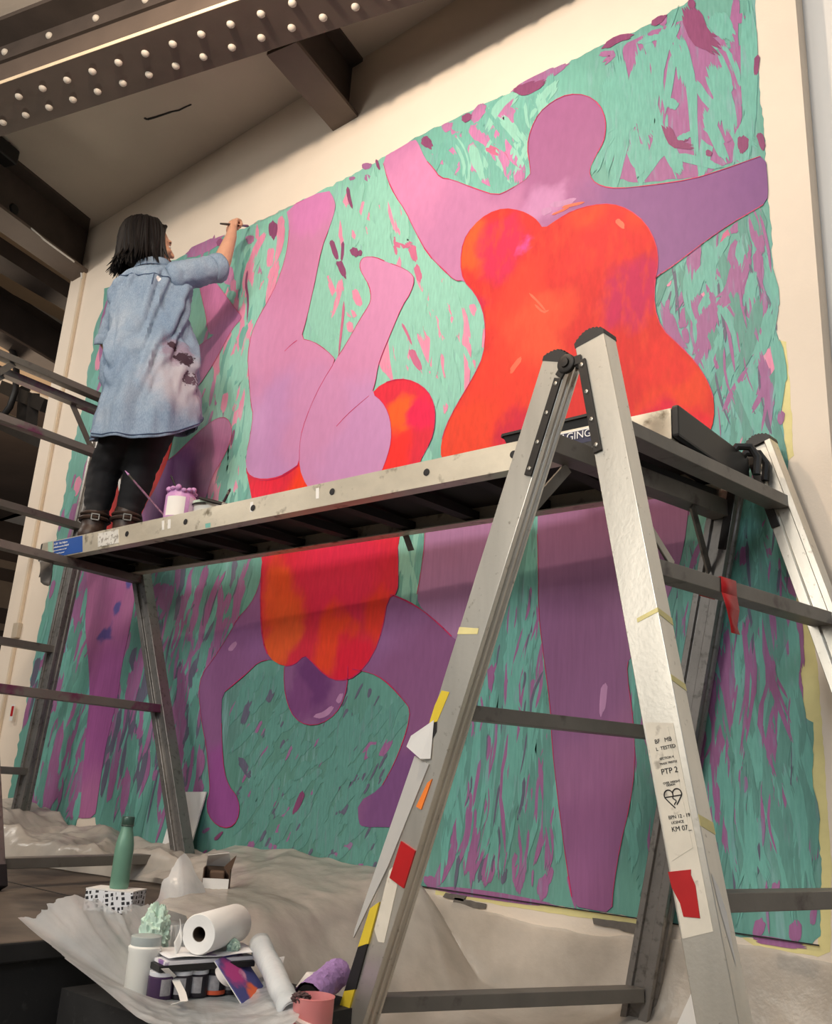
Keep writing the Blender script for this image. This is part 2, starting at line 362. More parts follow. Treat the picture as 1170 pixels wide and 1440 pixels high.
TEAL = paint_mat('turquoise_paint', (108, 164, 152), [((420, 400), 1.0, (138, 196, 178)), ((250, 560), .8, (130, 182, 166)), ((700, 230), .6, (118, 182, 168)), ((560, 500), .7, (144, 202, 184)), ((1040, 520), .5, (112, 170, 164)), ((420, 1090), .7, (96, 144, 131)), ((90, 950), .5, (116, 184, 182)), ((700, 1100), .6, (104, 154, 142)), ((300, 1000), .35, (100, 142, 134)), ((1050, 1050), .6, (106, 156, 146))], streak=(7, 7, .9), rot=(0, .25, 0), var=.09, col2=(136, 176, 178), cov=(.54, .78))
TEAL2 = paint_mat('turquoise_stroke', (112, 174, 162), streak=(9, 9, 1.2), var=.12, col2=(132, 168, 172), cov=(.56, .74))
MAUVE = paint_mat('mauve_stroke', (158, 104, 148), [((560, 420), .8, (214, 132, 178)), ((660, 240), .45, (192, 124, 170)), ((300, 450), .7, (192, 128, 168))], streak=(9, 9, 1.2), var=.1, col2=(138, 140, 164), cov=(.55, .76))
PINKS = paint_mat('pink_stroke', (222, 142, 172), streak=(9, 9, 1.2), var=.08, col2=(178, 178, 180), cov=(.54, .76))
PLUM = paint_mat('plum_stroke', (136, 74, 112), [((300, 330), .7, (146, 86, 124))], streak=(8, 8, 1.2), var=.12)
DUSK = paint_mat('dusky_stroke', (104, 102, 122), streak=(8, 8, 1.2), var=.12)
LINE = mat('crimson_outline', (206, 34, 92), .5, var=.15, scale=10)
ground = [(146, 405), (200, 386), (259, 358), (317, 331), (350, 318), (400, 293), (461, 264), (500, 243), (537, 222), (565, 206), (590, 190), (640, 166), (693, 140), (720, 129), (770, 104), (805, 85), (843, 66), (894, 44), (916, 33), (938, 19), (960, 6), (1010, -20), (1061, -46), (1061, 0), (1063, 40), (1063, 75), (1067, 100), (1068, 130), (1072, 160), (1075, 190), (1076, 215), (1080, 284), (1083, 300), (1090, 430), (1097, 520), (1100, 590), (1108, 660), (1114, 760), (1120, 841), (1124, 952), (1131, 1009), (1144, 1017), (1142, 1097), (1155, 1215), (1153, 1316), (1140, 1329), (1090, 1320), (1042, 1317), (960, 1300), (860, 1285), (740, 1267), (640, 1252), (600, 1247), (545, 1256), (520, 1246), (490, 1234), (470, 1244), (440, 1240), (410, 1240), (380, 1228), (355, 1216), (330, 1214), (300, 1204), (275, 1208), (252, 1190), (232, 1200), (205, 1198), (185, 1186), (178, 1196), (150, 1176), (144, 1188), (133, 1150), (109, 1150), (104, 1168), (75, 1160), (58, 1168), (40, 1160), (7, 1154), (17, 1090), (28, 1034), (38, 985), (47, 932), (56, 880), (65, 846), (72, 800), (84, 729), (90, 698), (96, 659), (104, 620), (111, 593), (120, 558), (123, 523), (131, 492), (133, 460), (146, 433)]
mb = MB(); paint_into(mb, jag(ground, 1.3, rnd), .0012, .0011); mb.build('turquoise_ground', TEAL, mural, smooth=0)

def ribbon(mb, pts, wd, off, rag, tip):
    off += rnd.uniform(0, .00025)
    if len(pts) == 2: pts = [pts[0], ((pts[0][0] + pts[1][0]) / 2 + rnd.uniform(-.06, .06) * wd, (pts[0][1] + pts[1][1]) / 2), pts[1]]
    q = smooth_poly(pts, 1, False); q = [pts[0]] + q + [pts[-1]]
    L, R = [], []; n = len(q)
    for i, p in enumerate(q):
        a, b = q[max(i - 1, 0)], q[min(i + 1, n - 1)]; dx, dy = b[0] - a[0], b[1] - a[1]; l = math.hypot(dx, dy) or 1
        t = i / (n - 1); k = (tip + (1 - tip) * min(1, 6 * t, 3.2 * (1 - t))) * wd / 2
        L.append((p[0] - dy / l * k * (1 + rnd.uniform(-rag, rag)), p[1] + dx / l * k * (1 + rnd.uniform(-rag, rag))))
        R.append((p[0] + dy / l * k * (1 + rnd.uniform(-rag, rag)), p[1] - dx / l * k * (1 + rnd.uniform(-rag, rag))))
    paint_into(mb, L + R[::-1], off, .0002)
def stroke(mb, pts, wd, off, rag=.16, tip=.12):
    """brush stroke: px polyline and width; laid down as bristle bands that start and stop unevenly"""
    L = sum(math.hypot(pts[i + 1][0] - pts[i][0], pts[i + 1][1] - pts[i][1]) for i in range(len(pts) - 1))
    k = max(1, min(9, int(wd / 2.4)))
    if k == 1: return ribbon(mb, pts, wd, off, rag, tip)
    dx, dy = (pts[-1][0] - pts[0][0]) / max(L, 1), (pts[-1][1] - pts[0][1]) / max(L, 1)
    for i in range(k):
        c = (i + .5) / k * 2 - 1; lat = c * wd / 2 * (1 - .5 / k); e0, e1 = (rnd.uniform(-.04, .08) + .16 * c * c) * L, (rnd.uniform(-.06, .14) + .30 * c * c) * L; q = list(pts)
        q[0] = (q[0][0] + dx * e0, q[0][1] + dy * e0); q[-1] = (q[-1][0] - dx * e1, q[-1][1] - dy * e1)
        q = [(x - dy * lat * rnd.uniform(.9, 1.12), y + dx * lat * rnd.uniform(.9, 1.12)) for x, y in q]
        ribbon(mb, q, wd / k * 1.9, off + i * .00005, rag, tip)
def conv(lst, ox, oy, s):
    for it in lst:
        *pts, wd = it; yield [(ox + x / s, oy + y / s) for x, y in zip(pts[::2], pts[1::2])], wd / s
mv, pk, pm, tl, dk = MB(), MB(), MB(), MB(), MB()
U = .0019
def put(mb, lst, ox, oy, s, off=U, **kw):
    for p, wd in conv(lst, ox, oy, s): stroke(mb, p, wd, off + rnd.uniform(0, .0003), **kw)
# upper right, around the head: mauve ground with wide turquoise strokes over it
paint_into(mv, jag([(876, 64), (916, 44), (960, 28), (985, 55), (1010, 78), (1035, 66), (1044, 62), (1042, 120), (1040, 170), (1048, 215), (1020, 232), (985, 248), (930, 254), (892, 258), (862, 248), (864, 215), (886, 205), (880, 130)], 1.5, rnd), U)
put(mv, [(0, 410, 90, 365, 170, 325, 270, 270, 34), (490, 690, 500, 770, 80), (100, 490, 130, 450, 26), (390, 235, 460, 235, 420, 290, 50), (650, 105, 690, 75, 40), (990, 90, 1035, 65, 45), (10, 630, 20, 700, 30), (0, 490, 40, 505, 26), (1060, 590, 1010, 710, 20)], 720, 0, 3.162)
put(tl, [(740, 45, 650, 250, 600, 620, 62), (540, 190, 600, 400, 660, 600, 730, 800, 50), (750, 130, 800, 380, 830, 780, 40), (880, 290, 950, 450, 990, 640, 80), (1050, 20, 1055, 300, 1062, 690, 72), (720, 230, 680, 500, 30), (540, 630, 590, 780, 80), (850, 480, 920, 640, 960, 730, 50), (770, 590, 780, 620, 80), (720, 690, 850, 720, 950, 750, 36), (680, 630, 760, 790, 58), (480, 200, 500, 560, 440, 820, 84), (610, 160, 620, 190, 110), (900, 60, 980, 190, 90), (570, 410, 600, 560, 44), (350, 780, 430, 560, 50), (700, 480, 730, 440, 50)], 720, 0, 3.162, U + .0010, rag=.1)
put(pm, [(770, 20, 840, 170, 920, 240, 90), (670, 560, 720, 640, 820, 665, 44), (400, 215, 470, 170, 550, 150, 26), (0, 410, 60, 400, 160, 360, 46), (1030, 600, 1025, 690, 44), (1090, 240, 1082, 340, 18), (1098, 590, 1122, 670, 22), (620, 110, 690, 65, 26), (860, 675, 895, 690, 20), (780, 15, 820, 15, 40)], 720, 0, 3.162, U + .0015)
# left of the head and down the middle
put(mv, [(715, 90, 725, 165, 28), (640, 150, 730, 260, 45), (580, 190, 640, 285, 36), (770, 190, 830, 340, 58), (850, 340, 930, 385, 62), (830, 90, 890, 125, 55), (1000, 105, 1020, 230, 56), (630, 90, 690, 55, 40), (190, 295, 250, 275, 30), (205, 340, 270, 385, 24), (120, 358, 155, 350, 18), (930, 10, 960, 0, 30)], 460, 160, 3.9)
put(pk, [(180, 480, 230, 600, 46), (230, 600, 245, 700, 36), (300, 460, 360, 540, 420, 650, 112), (250, 470, 290, 480, 55), (92, 560, 96, 690, 20), (130, 630, 180, 690, 44), (5, 880, 30, 940, 24), (300, 780, 330, 800, 30), (640, 900, 660, 936, 50)], 460, 160, 3.9)
put(pm, [(520, 130, 580, 190, 48), (740, 35, 795, 5, 34), (112, 400, 120, 460, 138, 520, 18), (20, 690, 60, 810, 22), (60, 800, 105, 910, 30), (88, 700, 80, 810, 18), (140, 730, 160, 790, 34), (170, 755, 192, 772, 22), (268, 250, 287, 308, 16)], 460, 160, 3.9, U + .0013)
PKD = MB(); put(PKD, [(870, 180, 960, 225, 34), (950, 215, 1030, 260, 60), (990, 250, 1015, 300, 34), (360, 690, 400, 705, 470, 725, 60), (460, 720, 495, 820, 40), (490, 820, 512, 936, 32), (370, 720, 380, 775, 16)], 460, 160, 3.9, U + .0006)
put(pk, [(500, 10, 560, 160, 44), (560, 150, 600, 260, 640, 390, 48), (630, 370, 655, 620, 32), (460, 180, 520, 340, 48), (510, 320, 600, 560, 58), (570, 540, 600, 640, 38), (650, 80, 700, 250, 66), (690, 230, 745, 410, 46), (760, 400, 772, 472, 44), (470, 400, 530, 570, 40), (350, 365, 320, 480, 50), (790, 180, 820, 265, 32), (835, 290, 850, 440, 44), (805, 490, 805, 560, 18), (652, 715, 648, 790, 20), (20, 50, 50, 180, 36), (140, 100, 185, 205, 36), (105, 230, 165, 250, 34), (6, 320, 20, 340, 20), (120, 280, 130, 350, 30), (300, 530, 380, 590, 30)], 460, 380, 3.9)
put(PKD, [(410, 290, 440, 350, 465, 410, 14), (455, 430, 520, 560, 28), (92, 170, 82, 300, 62, 470, 13)], 460, 380, 3.9, U + .0013)
# right of the red dress
put(mv, [(600, 290, 560, 460, 60), (700, 330, 718, 570, 48), (632, 405, 590, 660, 64), (468, 440, 492, 570, 50), (505, 550, 540, 710, 34), (650, 630, 682, 725, 56), (342, 465, 330, 570, 22), (335, 640, 290, 775, 50), (440, 760, 462, 900, 66), (468, 880, 512, 1000, 50), (510, 990, 532, 1170, 22), (235, 600, 205, 730, 24), (690, 1020, 702, 1125, 56), (835, 1195, 815, 1300, 26), (748, 1295, 735, 1350, 34), (735, 560, 735, 820, 40), (560, 260, 620, 190, 34), (310, 760, 330, 860, 26), (690, 240, 690, 330, 18)], 880, 260, 3.79)
put(pk, [(415, 575, 395, 750, 46), (218, 540, 236, 485, 24), (230, 750, 272, 815, 42), (745, 850, 772, 1060, 74), (622, 1325, 598, 1395, 24)], 880, 260, 3.79)
put(dk, [(580, 1260, 640, 1230, 20), (640, 1240, 715, 1185, 22), (250, 560, 215, 650, 16)], 880, 260, 3.79)
put(PKD, [(545, 235, 500, 370, 30)], 880, 260, 3.79)
# lower right
put(mv, [(640, 0, 640, 120, 40), (742, 0, 745, 120, 42), (825, 0, 852, 210, 64), (690, 110, 685, 310, 24), (640, 220, 612, 400, 46), (572, 230, 560, 310, 24), (762, 250, 750, 370, 36), (576, 415, 568, 495, 24), (640, 500, 645, 565, 26), (756, 525, 752, 830, 24), (650, 630, 645, 790, 36), (850, 190, 850, 490, 30), (900, 750, 905, 880, 32), (772, 945, 758, 1000, 16), (862, 955, 845, 1010, 18), (722, 1070, 700, 1150, 34), (842, 1075, 838, 1160, 40), (690, 1140, 780, 1155, 890, 1175, 26), (320, 800, 312, 970, 16), (330, 480, 315, 640, 16), (800, 830, 815, 760, 22), (905, 1030, 900, 1100, 20)], 780, 860, 2.482)
put(mv, [(775, 190, 640, 490, 80), (650, 380, 585, 510, 84), (785, 390, 795, 440, 26), (900, 560, 950, 690, 90), (165, 520, 200, 610, 44), (560, 760, 600, 910, 60), (790, 740, 760, 900, 60), (640, 700, 620, 800, 50)], 900, 680, 4.333)
put(pk, [(700, 80, 650, 140, 46)], 900, 680, 4.333)
put(dk, [(600, 250, 700, 340, 60), (780, 520, 660, 600, 70), (240, 620, 220, 700, 40)], 900, 680, 4.333)
# lower middle, between the legs
put(mv, [(572, 0, 553, 200, 30), (622, 190, 598, 300, 24), (425, 240, 408, 350, 32), (500, 260, 468, 440, 38), (445, 530, 378, 730, 34), (382, 690, 328, 970, 42), (548, 560, 538, 650, 22), (658, 620, 652, 730, 24), (482, 715, 480, 910, 22), (305, 830, 235, 1090, 34), (580, 780, 540, 1090, 28), (465, 880, 438, 1090, 16), (540, 1080, 540, 1270, 58), (322, 1040, 298, 1210, 32), (430, 1070, 385, 1250, 54), (245, 1070, 170, 1240, 48), (690, 870, 690, 940, 16), (662, 1180, 640, 1310, 44), (150, 1190, 140, 1245, 60), (130, 1240, 400, 1275, 780, 1335, 30), (690, 1150, 672, 1240, 24), (760, 1190, 800, 1340, 14)], 560, 860, 3.2)
put(dk, [(400, 1100, 360, 1220, 26), (600, 960, 570, 1080, 24), (480, 1150, 470, 1240, 18)], 560, 860, 3.2)
# around the upside-down head, lower middle
put(dk, [(330, 355, 290, 480, 22), (420, 315, 398, 375, 20), (345, 670, 300, 845, 24), (280, 600, 335, 690, 26), (822, 315, 812, 355, 14), (720, 780, 700, 840, 28), (672, 975, 666, 1015, 16)], 240, 860, 2.925)
put(mv, [(842, 535, 780, 615, 32), (912, 515, 858, 605, 24), (430, 755, 378, 855, 28), (475, 785, 455, 850, 36), (462, 870, 428, 965, 32), (425, 950, 398, 1030, 34), (345, 925, 308, 1015, 22), (472, 945, 450, 985, 18), (738, 945, 718, 985, 24), (792, 1035, 768, 1075, 26), (800, 1085, 850, 1070, 24), (330, 690, 300, 830, 18), (130, 910, 160, 890, 14), (330, 460, 305, 500, 14), (700, 680, 690, 720, 16)], 240, 860, 2.925)
put(pm, [(548, 735, 502, 845, 18), (180, 940, 215, 905, 14)], 240, 860, 2.925, U + .0013)
for _ in range(90):
    x, y = rnd.uniform(330, 560), rnd.uniform(960, 1235); l = rnd.uniform(8, 26)
    stroke(rnd.choice([dk, dk, mv]), [(x, y), (x - l * .5, y + l)], rnd.uniform(1.5, 4.5), U + .0004, .3)
for _ in range(46):                                            # painted-over scraps on the mural's lower edge
    x = rnd.uniform(258, 360); y = 1196 + (x - 258) * .14 + rnd.uniform(-8, 12); l = rnd.uniform(5, 14)
    stroke(rnd.choice([dk, mv, pm, tl]), [(x, y), (x - l, y + l * rnd.uniform(.3, 1))], rnd.uniform(2, 5), U + .0006, .4)
# behind and beside the painter
put(mv, [(320, 170, 330, 310, 34), (300, 230, 322, 275, 34), (505, 150, 478, 240, 20), (468, 320, 458, 410, 36), (432, 0, 430, 55, 40), (390, 440, 355, 570, 34), (358, 650, 343, 760, 20), (298, 650, 235, 810, 26), (240, 790, 212, 940, 18), (285, 830, 245, 940, 26), (385, 845, 305, 925, 30), (352, 1160, 338, 1250, 32), (295, 940, 296, 1000, 10), (272, 940, 262, 1000, 9), (440, 1050, 425, 1130, 18), (75, 120, 180, 70, 300, 10, 50), (380, 390, 385, 430, 22)], 240, 330, 3.89)
put(pm, [(420, 195, 410, 270, 425, 350, 418, 480, 12), (348, 1065, 330, 1155, 14), (255, 60, 290, 20, 30)], 240, 330, 3.89, U + .0013)
put(pm, [(750, 605, 748, 660, 20)], 0, 0, 1.95, U + .0013)
for _ in range(60):
    x, y = rnd.uniform(285, 395), rnd.uniform(330, 720); l = rnd.uniform(14, 48)
    stroke(rnd.choice([mv, mv, tl]), [(x, y), (x - l * .32, y + l)], rnd.uniform(2, 6), U + .0002, .3)
# left part below the plank: dense slanted streaks
for _ in range(120):
    x, y = rnd.uniform(215, 365), rnd.uniform(800, 980); l = rnd.uniform(25, 90)
    if x > 300 and y > 880 + (360 - x) * .6: continue
    stroke(rnd.choice([mv, mv, dk, tl, tl]), [(x, y), (x - l * .3, y + l)], rnd.uniform(2.5, 8), U + rnd.uniform(0, .0006), .3)
for _ in range(60):
    x, y = rnd.uniform(242, 285), rnd.uniform(880, 1120); l = rnd.uniform(40, 110)
    stroke(rnd.choice([mv, dk, dk, tl]), [(x, y), (x - l * .06, y + l)], rnd.uniform(2, 7), U + rnd.uniform(0, .0006), .3)
for _ in range(90):
    y = rnd.uniform(800, 1120); x = rnd.uniform(70, 120) - (y - 800) * .13; l = rnd.uniform(20, 75)
    if x < 62 - (y - 850) * .18: continue
    stroke(rnd.choice([mv, dk, tl, tl]), [(x, y), (x - l * .25, y + l)], rnd.uniform(2.5, 8), U + rnd.uniform(0, .0006), .3)
for _ in range(70):
    y = rnd.uniform(880, 1110); x = rnd.uniform(165, 205) - (y - 880) * .06; l = rnd.uniform(30, 80)
    stroke(rnd.choice([mv, mv, dk, tl]), [(x, y), (x - l * .22, y + l)], rnd.uniform(2.5, 7), U + rnd.uniform(0, .0006), .3)
for _ in range(26):
    y = rnd.uniform(430, 740); x = 152 - (y - 430) * .2 - rnd.uniform(-26, 4); l = rnd.uniform(20, 50)
    stroke(rnd.choice([mv, pk, tl]), [(x, y), (x - l * .3, y + l)], rnd.uniform(2.5, 7), U + rnd.uniform(0, .0006), .3)
for x0, y0, x1, y1, wd in ((205, 900, 180, 1010, 9), (90, 1010, 62, 1130, 9), (80, 1060, 60, 1150, 12), (236, 820, 228, 860, 20), (108, 705, 98, 735, 6), (180, 1080, 172, 1150, 10)):
    stroke(mv, [(x0, y0), (x1, y1)], wd, U + .0013)

# ---- wide turquoise brushwork over the mauve, leaving ragged gaps, region by region
def inside(p, poly):
    r = False; n = len(poly)
    for i in range(n):
        (x0, y0), (x1, y1) = poly[i], poly[i - 1]
        if (y0 > p[1]) != (y1 > p[1]) and p[0] < (x1 - x0) * (p[1] - y0) / (y1 - y0) + x0: r = not r
    return r
ta, tb2, tc2 = MB(), MB(), MB()
def brushwork(poly, n, ang, spread, ln, wd, pal, off=U + .0005, step=.0004):
    xs, ys = [p[0] for p in poly], [p[1] for p in poly]
    for _ in range(n):
        for _t in range(40):
            p = (rnd.uniform(min(xs), max(xs)), rnd.uniform(min(ys), max(ys)))
            if inside(p, poly): break
        a = (ang(p) if callable(ang) else ang) + rnd.uniform(-spread, spread); l = rnd.uniform(*ln); d = (math.cos(a) * l / 2, math.sin(a) * l / 2)
        q0, q1 = (p[0] - d[0], p[1] - d[1]), (p[0] + d[0], p[1] + d[1])
        if not (inside(q0, ground) and inside(q1, ground)): continue
        b = rnd.uniform(-.10, .10) * l; stroke(rnd.choice(pal), [q0, (p[0] - d[1] / l * 2 * b, p[1] + d[0] / l * 2 * b), q1], rnd.uniform(*wd), off + rnd.uniform(0, step), .14)
D = math.radians
REG = [
 ([(740, 760), (757, 760), (764, 915), (776, 1050), (800, 1220), (806, 1264), (610, 1240), (650, 1050), (700, 930)], 170, lambda p: D(96 + (700 - p[0]) * .05), .07, (80, 230), (6, 14), [ta, ta, tc2, ta, tc2, mv]),
 ([(890, 930), (965, 770), (1000, 700), (1100, 660), (1120, 850), (1140, 1020), (1150, 1310), (866, 1280), (895, 1080)], 240, lambda p: D(88 + (1010 - p[0]) * .03 + (26 if p[1] < 900 and rnd.random() < .5 else 0)), .16, (80, 230), (8, 19), [ta, ta, tc2, tc2, ta, mv]),
 ([(925, 395), (1000, 335), (1080, 290), (1095, 520), (1104, 650), (1010, 640), (1000, 540), (925, 450)], 60, lambda p: D(rnd.choice((72, 84, 100, 116))), .12, (50, 140), (9, 19), [ta, ta, tc2, mv]),
 ([(850, 150), (870, 70), (940, 40), (1058, 5), (1072, 210), (1000, 235), (870, 258)], 34, lambda p: D(rnd.choice((70, 84, 96, 108, 40))), .12, (60, 160), (10, 22), [ta, ta, ta, mv]),
 ([(600, 190), (760, 110), (800, 100), (745, 190), (742, 240), (700, 270), (610, 220)], 80, lambda p: D(rnd.choice((50, 62, 78, 120))), .2, (30, 90), (8, 17), [ta, tb2, ta, mv]),
 ([(470, 290), (536, 230), (600, 360), (645, 400), (680, 480), (600, 600), (560, 530), (530, 500), (580, 400), (500, 350), (470, 480), (440, 470)], 105, lambda p: D(rnd.choice((62, 72, 84, 98))), .14, (45, 140), (6, 15), [tb2, tb2, tb2, tb2, pk]),
 ([(350, 325), (400, 300), (400, 380), (350, 470), (345, 640), (330, 715), (290, 712), (330, 600), (290, 520), (330, 400)], 130, lambda p: D(102), .14, (30, 110), (4, 12), [tb2, tb2, ta, tb2, pk]),
 ([(150, 440), (142, 640), (120, 790), (70, 1000), (20, 1140), (60, 1150), (118, 1140), (120, 830), (130, 600)], 130, lambda p: D(104), .08, (40, 130), (4, 11), [ta, ta, tc2, mv]),
 ([(195, 810), (366, 800), (330, 880), (285, 940), (290, 1150), (250, 1180), (205, 1180), (150, 1170), (170, 980)], 190, lambda p: D(100 + max(0, 900 - p[1]) * .1), .09, (40, 130), (4, 11), [ta, tc2, tc2, mv, dk]),
 ([(320, 970), (400, 945), (480, 1010), (570, 990), (540, 1120), (500, 1150), (530, 1230), (300, 1190), (340, 1140)], 150, lambda p: D(122), .2, (20, 70), (5, 13), [tc2], U + .0002),
 ([(560, 760), (590, 720), (600, 640), (594, 800), (584, 850), (560, 838)], 14, D(94), .1, (30, 90), (6, 12), [tb2, ta]),
]
for r_ in REG: brushwork(*r_)
# thin dry mauve marks left showing
for poly, n, a in (([(620, 1230), (660, 1000), (750, 800), (776, 1050), (800, 1240)], 60, 98), ([(900, 1270), (900, 1050), (990, 720), (1110, 700), (1145, 1290)], 70, 90), ([(940, 400), (1075, 300), (1095, 600), (1010, 600)], 26, 80), ([(225, 860), (340, 830), (250, 1150), (210, 1150)], 60, 104), ([(130, 600), (60, 950), (30, 1140), (110, 1120)], 40, 104)):
    brushwork(poly, n, D(a), .12, (22, 90), (1.6, 5), [mv, mv, dk], U + .0009, .0002)

for mbx, nm, m in ((mv, 'mauve_strokes', MAUVE), (pk, 'pink_strokes', PINKS), (PKD, 'dusty_pink_strokes', paint_mat('dusty_pink_stroke', (196, 108, 142), var=.1)), (pm, 'plum_strokes', PLUM), (tl, 'turquoise_strokes', TEAL2), (ta, 'turquoise_strokes', TEAL2), (tb2, 'mint_strokes', paint_mat('mint_stroke', (142, 198, 182), streak=(9, 9, 1.2), var=.1)), (tc2, 'deep_turquoise_strokes', paint_mat('deep_turquoise_stroke', (100, 152, 142), streak=(9, 9, 1.2), var=.12, col2=(120, 140, 146), cov=(.56, .76))), (dk, 'dusky_strokes', DUSK)):
    mbx.build(nm, m, mural, smooth=0, kind='stuff')

# ---- figures
F1P = paint_mat('lilac_figure_paint', (164, 104, 152), [((580, 300), .62, (206, 134, 178)), ((660, 330), .45, (188, 124, 168)), ((1060, 270), .75, (126, 84, 136)), ((930, 330), .5, (136, 90, 142)), ((800, 190), .4, (160, 98, 144)), ((770, 285), .14, (190, 132, 178))], streak=(2.4, 2.4, 1), var=.05)
LEGP = paint_mat('purple_leg_paint', (142, 102, 135), [((660, 790), .6, (172, 124, 164)), ((860, 760), .5, (158, 110, 150)), ((840, 1080), .35, (160, 104, 142)), ((830, 1220), .35, (148, 94, 138)), ((790, 950), .4, (142, 94, 136))], streak=(6, 6, .5), var=.07)
F1body = [(537, 222), (545, 253), (556, 276), (570, 296), (583, 324), (601, 357), (624, 380), (640, 395), (651, 394), (700, 420), (900, 420), (921, 392), (924, 388), (943, 376), (967, 358), (993, 338), (1028, 314), (1056, 298), (1079, 284), (1080, 260), (1076, 217), (1048, 227), (1020, 237), (973, 252), (910, 261), (868, 265), (846, 262), (832, 253), (828, 239), (838, 218), (847, 203), (851, 190), (852, 168), (843, 146), (824, 133), (799, 132), (777, 142), (758, 158), (746, 182), (741, 206), (745, 232), (746, 248), (716, 267), (698, 275), (665, 264), (635, 252), (619, 250), (609, 236), (598, 224), (588, 201), (583, 195), (560, 209)]
fg = paint('standing_figure', F1body, .0042, F1P, mural)
LEG1 = [(600, 700), (597, 755), (594, 791), (585, 840), (594, 858), (618, 878), (640, 900), (655, 905), (690, 840), (720, 790), (737, 750), (740, 690)]
LEG2 = [(760, 690), (755, 735), (757, 800), (757, 860), (763, 913), (774, 994), (776, 1047), (785, 1129), (797, 1219), (806, 1274), (830, 1279), (860, 1284), (862, 1250), (872, 1188), (885, 1135), (893, 1079), (891, 1016), (881, 945), (884, 926), (910, 900), (945, 830), (962, 769), (969, 709), (972, 680)]
paint('standing_leg', LEG1, .0044, LEGP, mural); paint('standing_leg', LEG2, .0044, LEGP, mural)
F2P = paint_mat('dark_lilac_figure_paint', (142, 92, 138), [((350, 860), .3, (150, 100, 152)), ((600, 850), .4, (156, 106, 156)), ((600, 960), .35, (144, 92, 136)), ((560, 1140), .3, (128, 82, 132)), ((310, 1120), .25, (152, 80, 146)), ((445, 960), .16, (112, 62, 116)), ((420, 985), .1, (128, 74, 126))], streak=(4, 4, 1), var=.06)
ARML = [(380, 780), (369, 800), (363, 828), (352, 850), (332, 872), (325, 887), (301, 925), (283, 949), (279, 973), (283, 1014), (290, 1048), (294, 1092), (295, 1113), (290, 1130), (293, 1147), (305, 1161), (322, 1165), (334, 1154), (337, 1133), (332, 1118), (322, 1106), (315, 1085), (312, 1048), (311, 1007), (312, 976), (329, 962), (349, 945), (363, 931), (380, 927), (430, 930), (430, 790)]
ARMR = [(530, 830), (551, 834), (574, 846), (594, 858), (618, 878), (655, 912), (668, 960), (650, 1030), (625, 1120), (600, 1165), (541, 1163), (510, 1163), (504, 1157), (503, 1128), (534, 1110), (548, 1086), (561, 1058), (573, 1024), (577, 998), (568, 985), (548, 963), (531, 950), (513, 944), (490, 940), (480, 900)]
HEAD2 = [(400, 930), (399, 963), (404, 990), (414, 1010), (431, 1020), (452, 1018), (472, 1004), (484, 983), (489, 957), (489, 930), (440, 900)]
for nm, p in (('figure_arm', ARML), ('figure_arm', ARMR), ('figure_head', HEAD2)): paint(nm, p, .0043, F2P, mural)
REDA = paint_mat('red_dress_paint', (206, 50, 48), [((664, 350), .15, (228, 88, 44)), ((712, 345), .17, (208, 42, 80)), ((735, 420), .2, (226, 64, 50)), ((860, 305), .2, (226, 78, 48)), ((850, 350), .2, (214, 52, 52)), ((885, 418), .15, (190, 42, 84)), ((760, 460), .2, (228, 82, 56)), ((700, 560), .3, (226, 62, 48)), ((655, 610), .2, (226, 68, 44)), ((735, 610), .14, (200, 42, 64)), ((660, 440), .1, (200, 40, 74)), ((960, 560), .2, (228, 72, 46)), ((930, 520), .14, (220, 56, 50)), ((980, 610), .1, (224, 44, 56)), ((920, 600), .1, (216, 40, 66)), ((742, 345), .06, (208, 84, 160))], streak=(4, 4, 1.4), rot=(0, -.6, 0), var=.08, rough=.6, col2=(220, 70, 50), cov=(.52, .8), det=3)
RED1 = [(764, 322), (756, 310), (747, 303), (733, 296), (709, 292), (685, 300), (665, 317), (651, 339), (647, 370), (651, 394), (667, 411), (679, 435), (683, 462), (680, 500), (665, 531), (641, 571), (627, 599), (620, 623), (620, 645), (640, 672), (700, 694), (760, 704), (850, 706), (930, 696), (975, 664), (996, 614), (1004, 590), (1004, 563), (1000, 548), (993, 532), (979, 510), (956, 486), (930, 462), (920, 431), (921, 394), (926, 370), (923, 342), (908, 313), (884, 294), (860, 286), (832, 288), (805, 296), (784, 308)]
paint('red_dress', RED1, .0050, REDA, mural)
REDB = paint_mat('red_suit_paint', (218, 46, 66), [((395, 840), .2, (232, 86, 44)), ((390, 900), .16, (232, 92, 46)), ((430, 690), .22, (240, 66, 40)), ((370, 690), .12, (230, 40, 64)), ((480, 800), .3, (220, 44, 78)), ((530, 860), .14, (232, 60, 44)), ((470, 900), .14, (236, 70, 40)), ((565, 590), .13, (242, 94, 40)), ((600, 580), .12, (226, 36, 80)), ((560, 640), .13, (238, 50, 46)), ((500, 930), .12, (226, 34, 60))], streak=(5, 5, 1), var=.08, rough=.6, det=3)
RED2 = [(345, 640), (347, 665), (352, 690), (360, 735), (369, 788), (367, 805), (366, 858), (369, 901), (378, 925), (397, 937), (414, 935), (428, 921), (436, 928), (458, 951), (477, 958), (501, 951), (525, 921), (538, 884), (545, 842), (559, 834), (560, 803), (559, 760), (580, 690), (591, 647), (600, 631), (609, 611), (612, 585), (610, 567), (601, 549), (583, 536), (562, 532), (537, 539), (520, 556), (450, 600)]
paint('red_swimsuit', RED2, .0048, REDB, mural)
PINKF = paint_mat('pink_leg_paint', (204, 138, 180), [((420, 340), .5, (200, 132, 174)), ((380, 620), .45, (192, 140, 190)), ((500, 620), .4, (196, 142, 190)), ((440, 590), .3, (200, 140, 184)), ((440, 290), .2, (206, 128, 182))], streak=(3, 3, 1), var=.04)
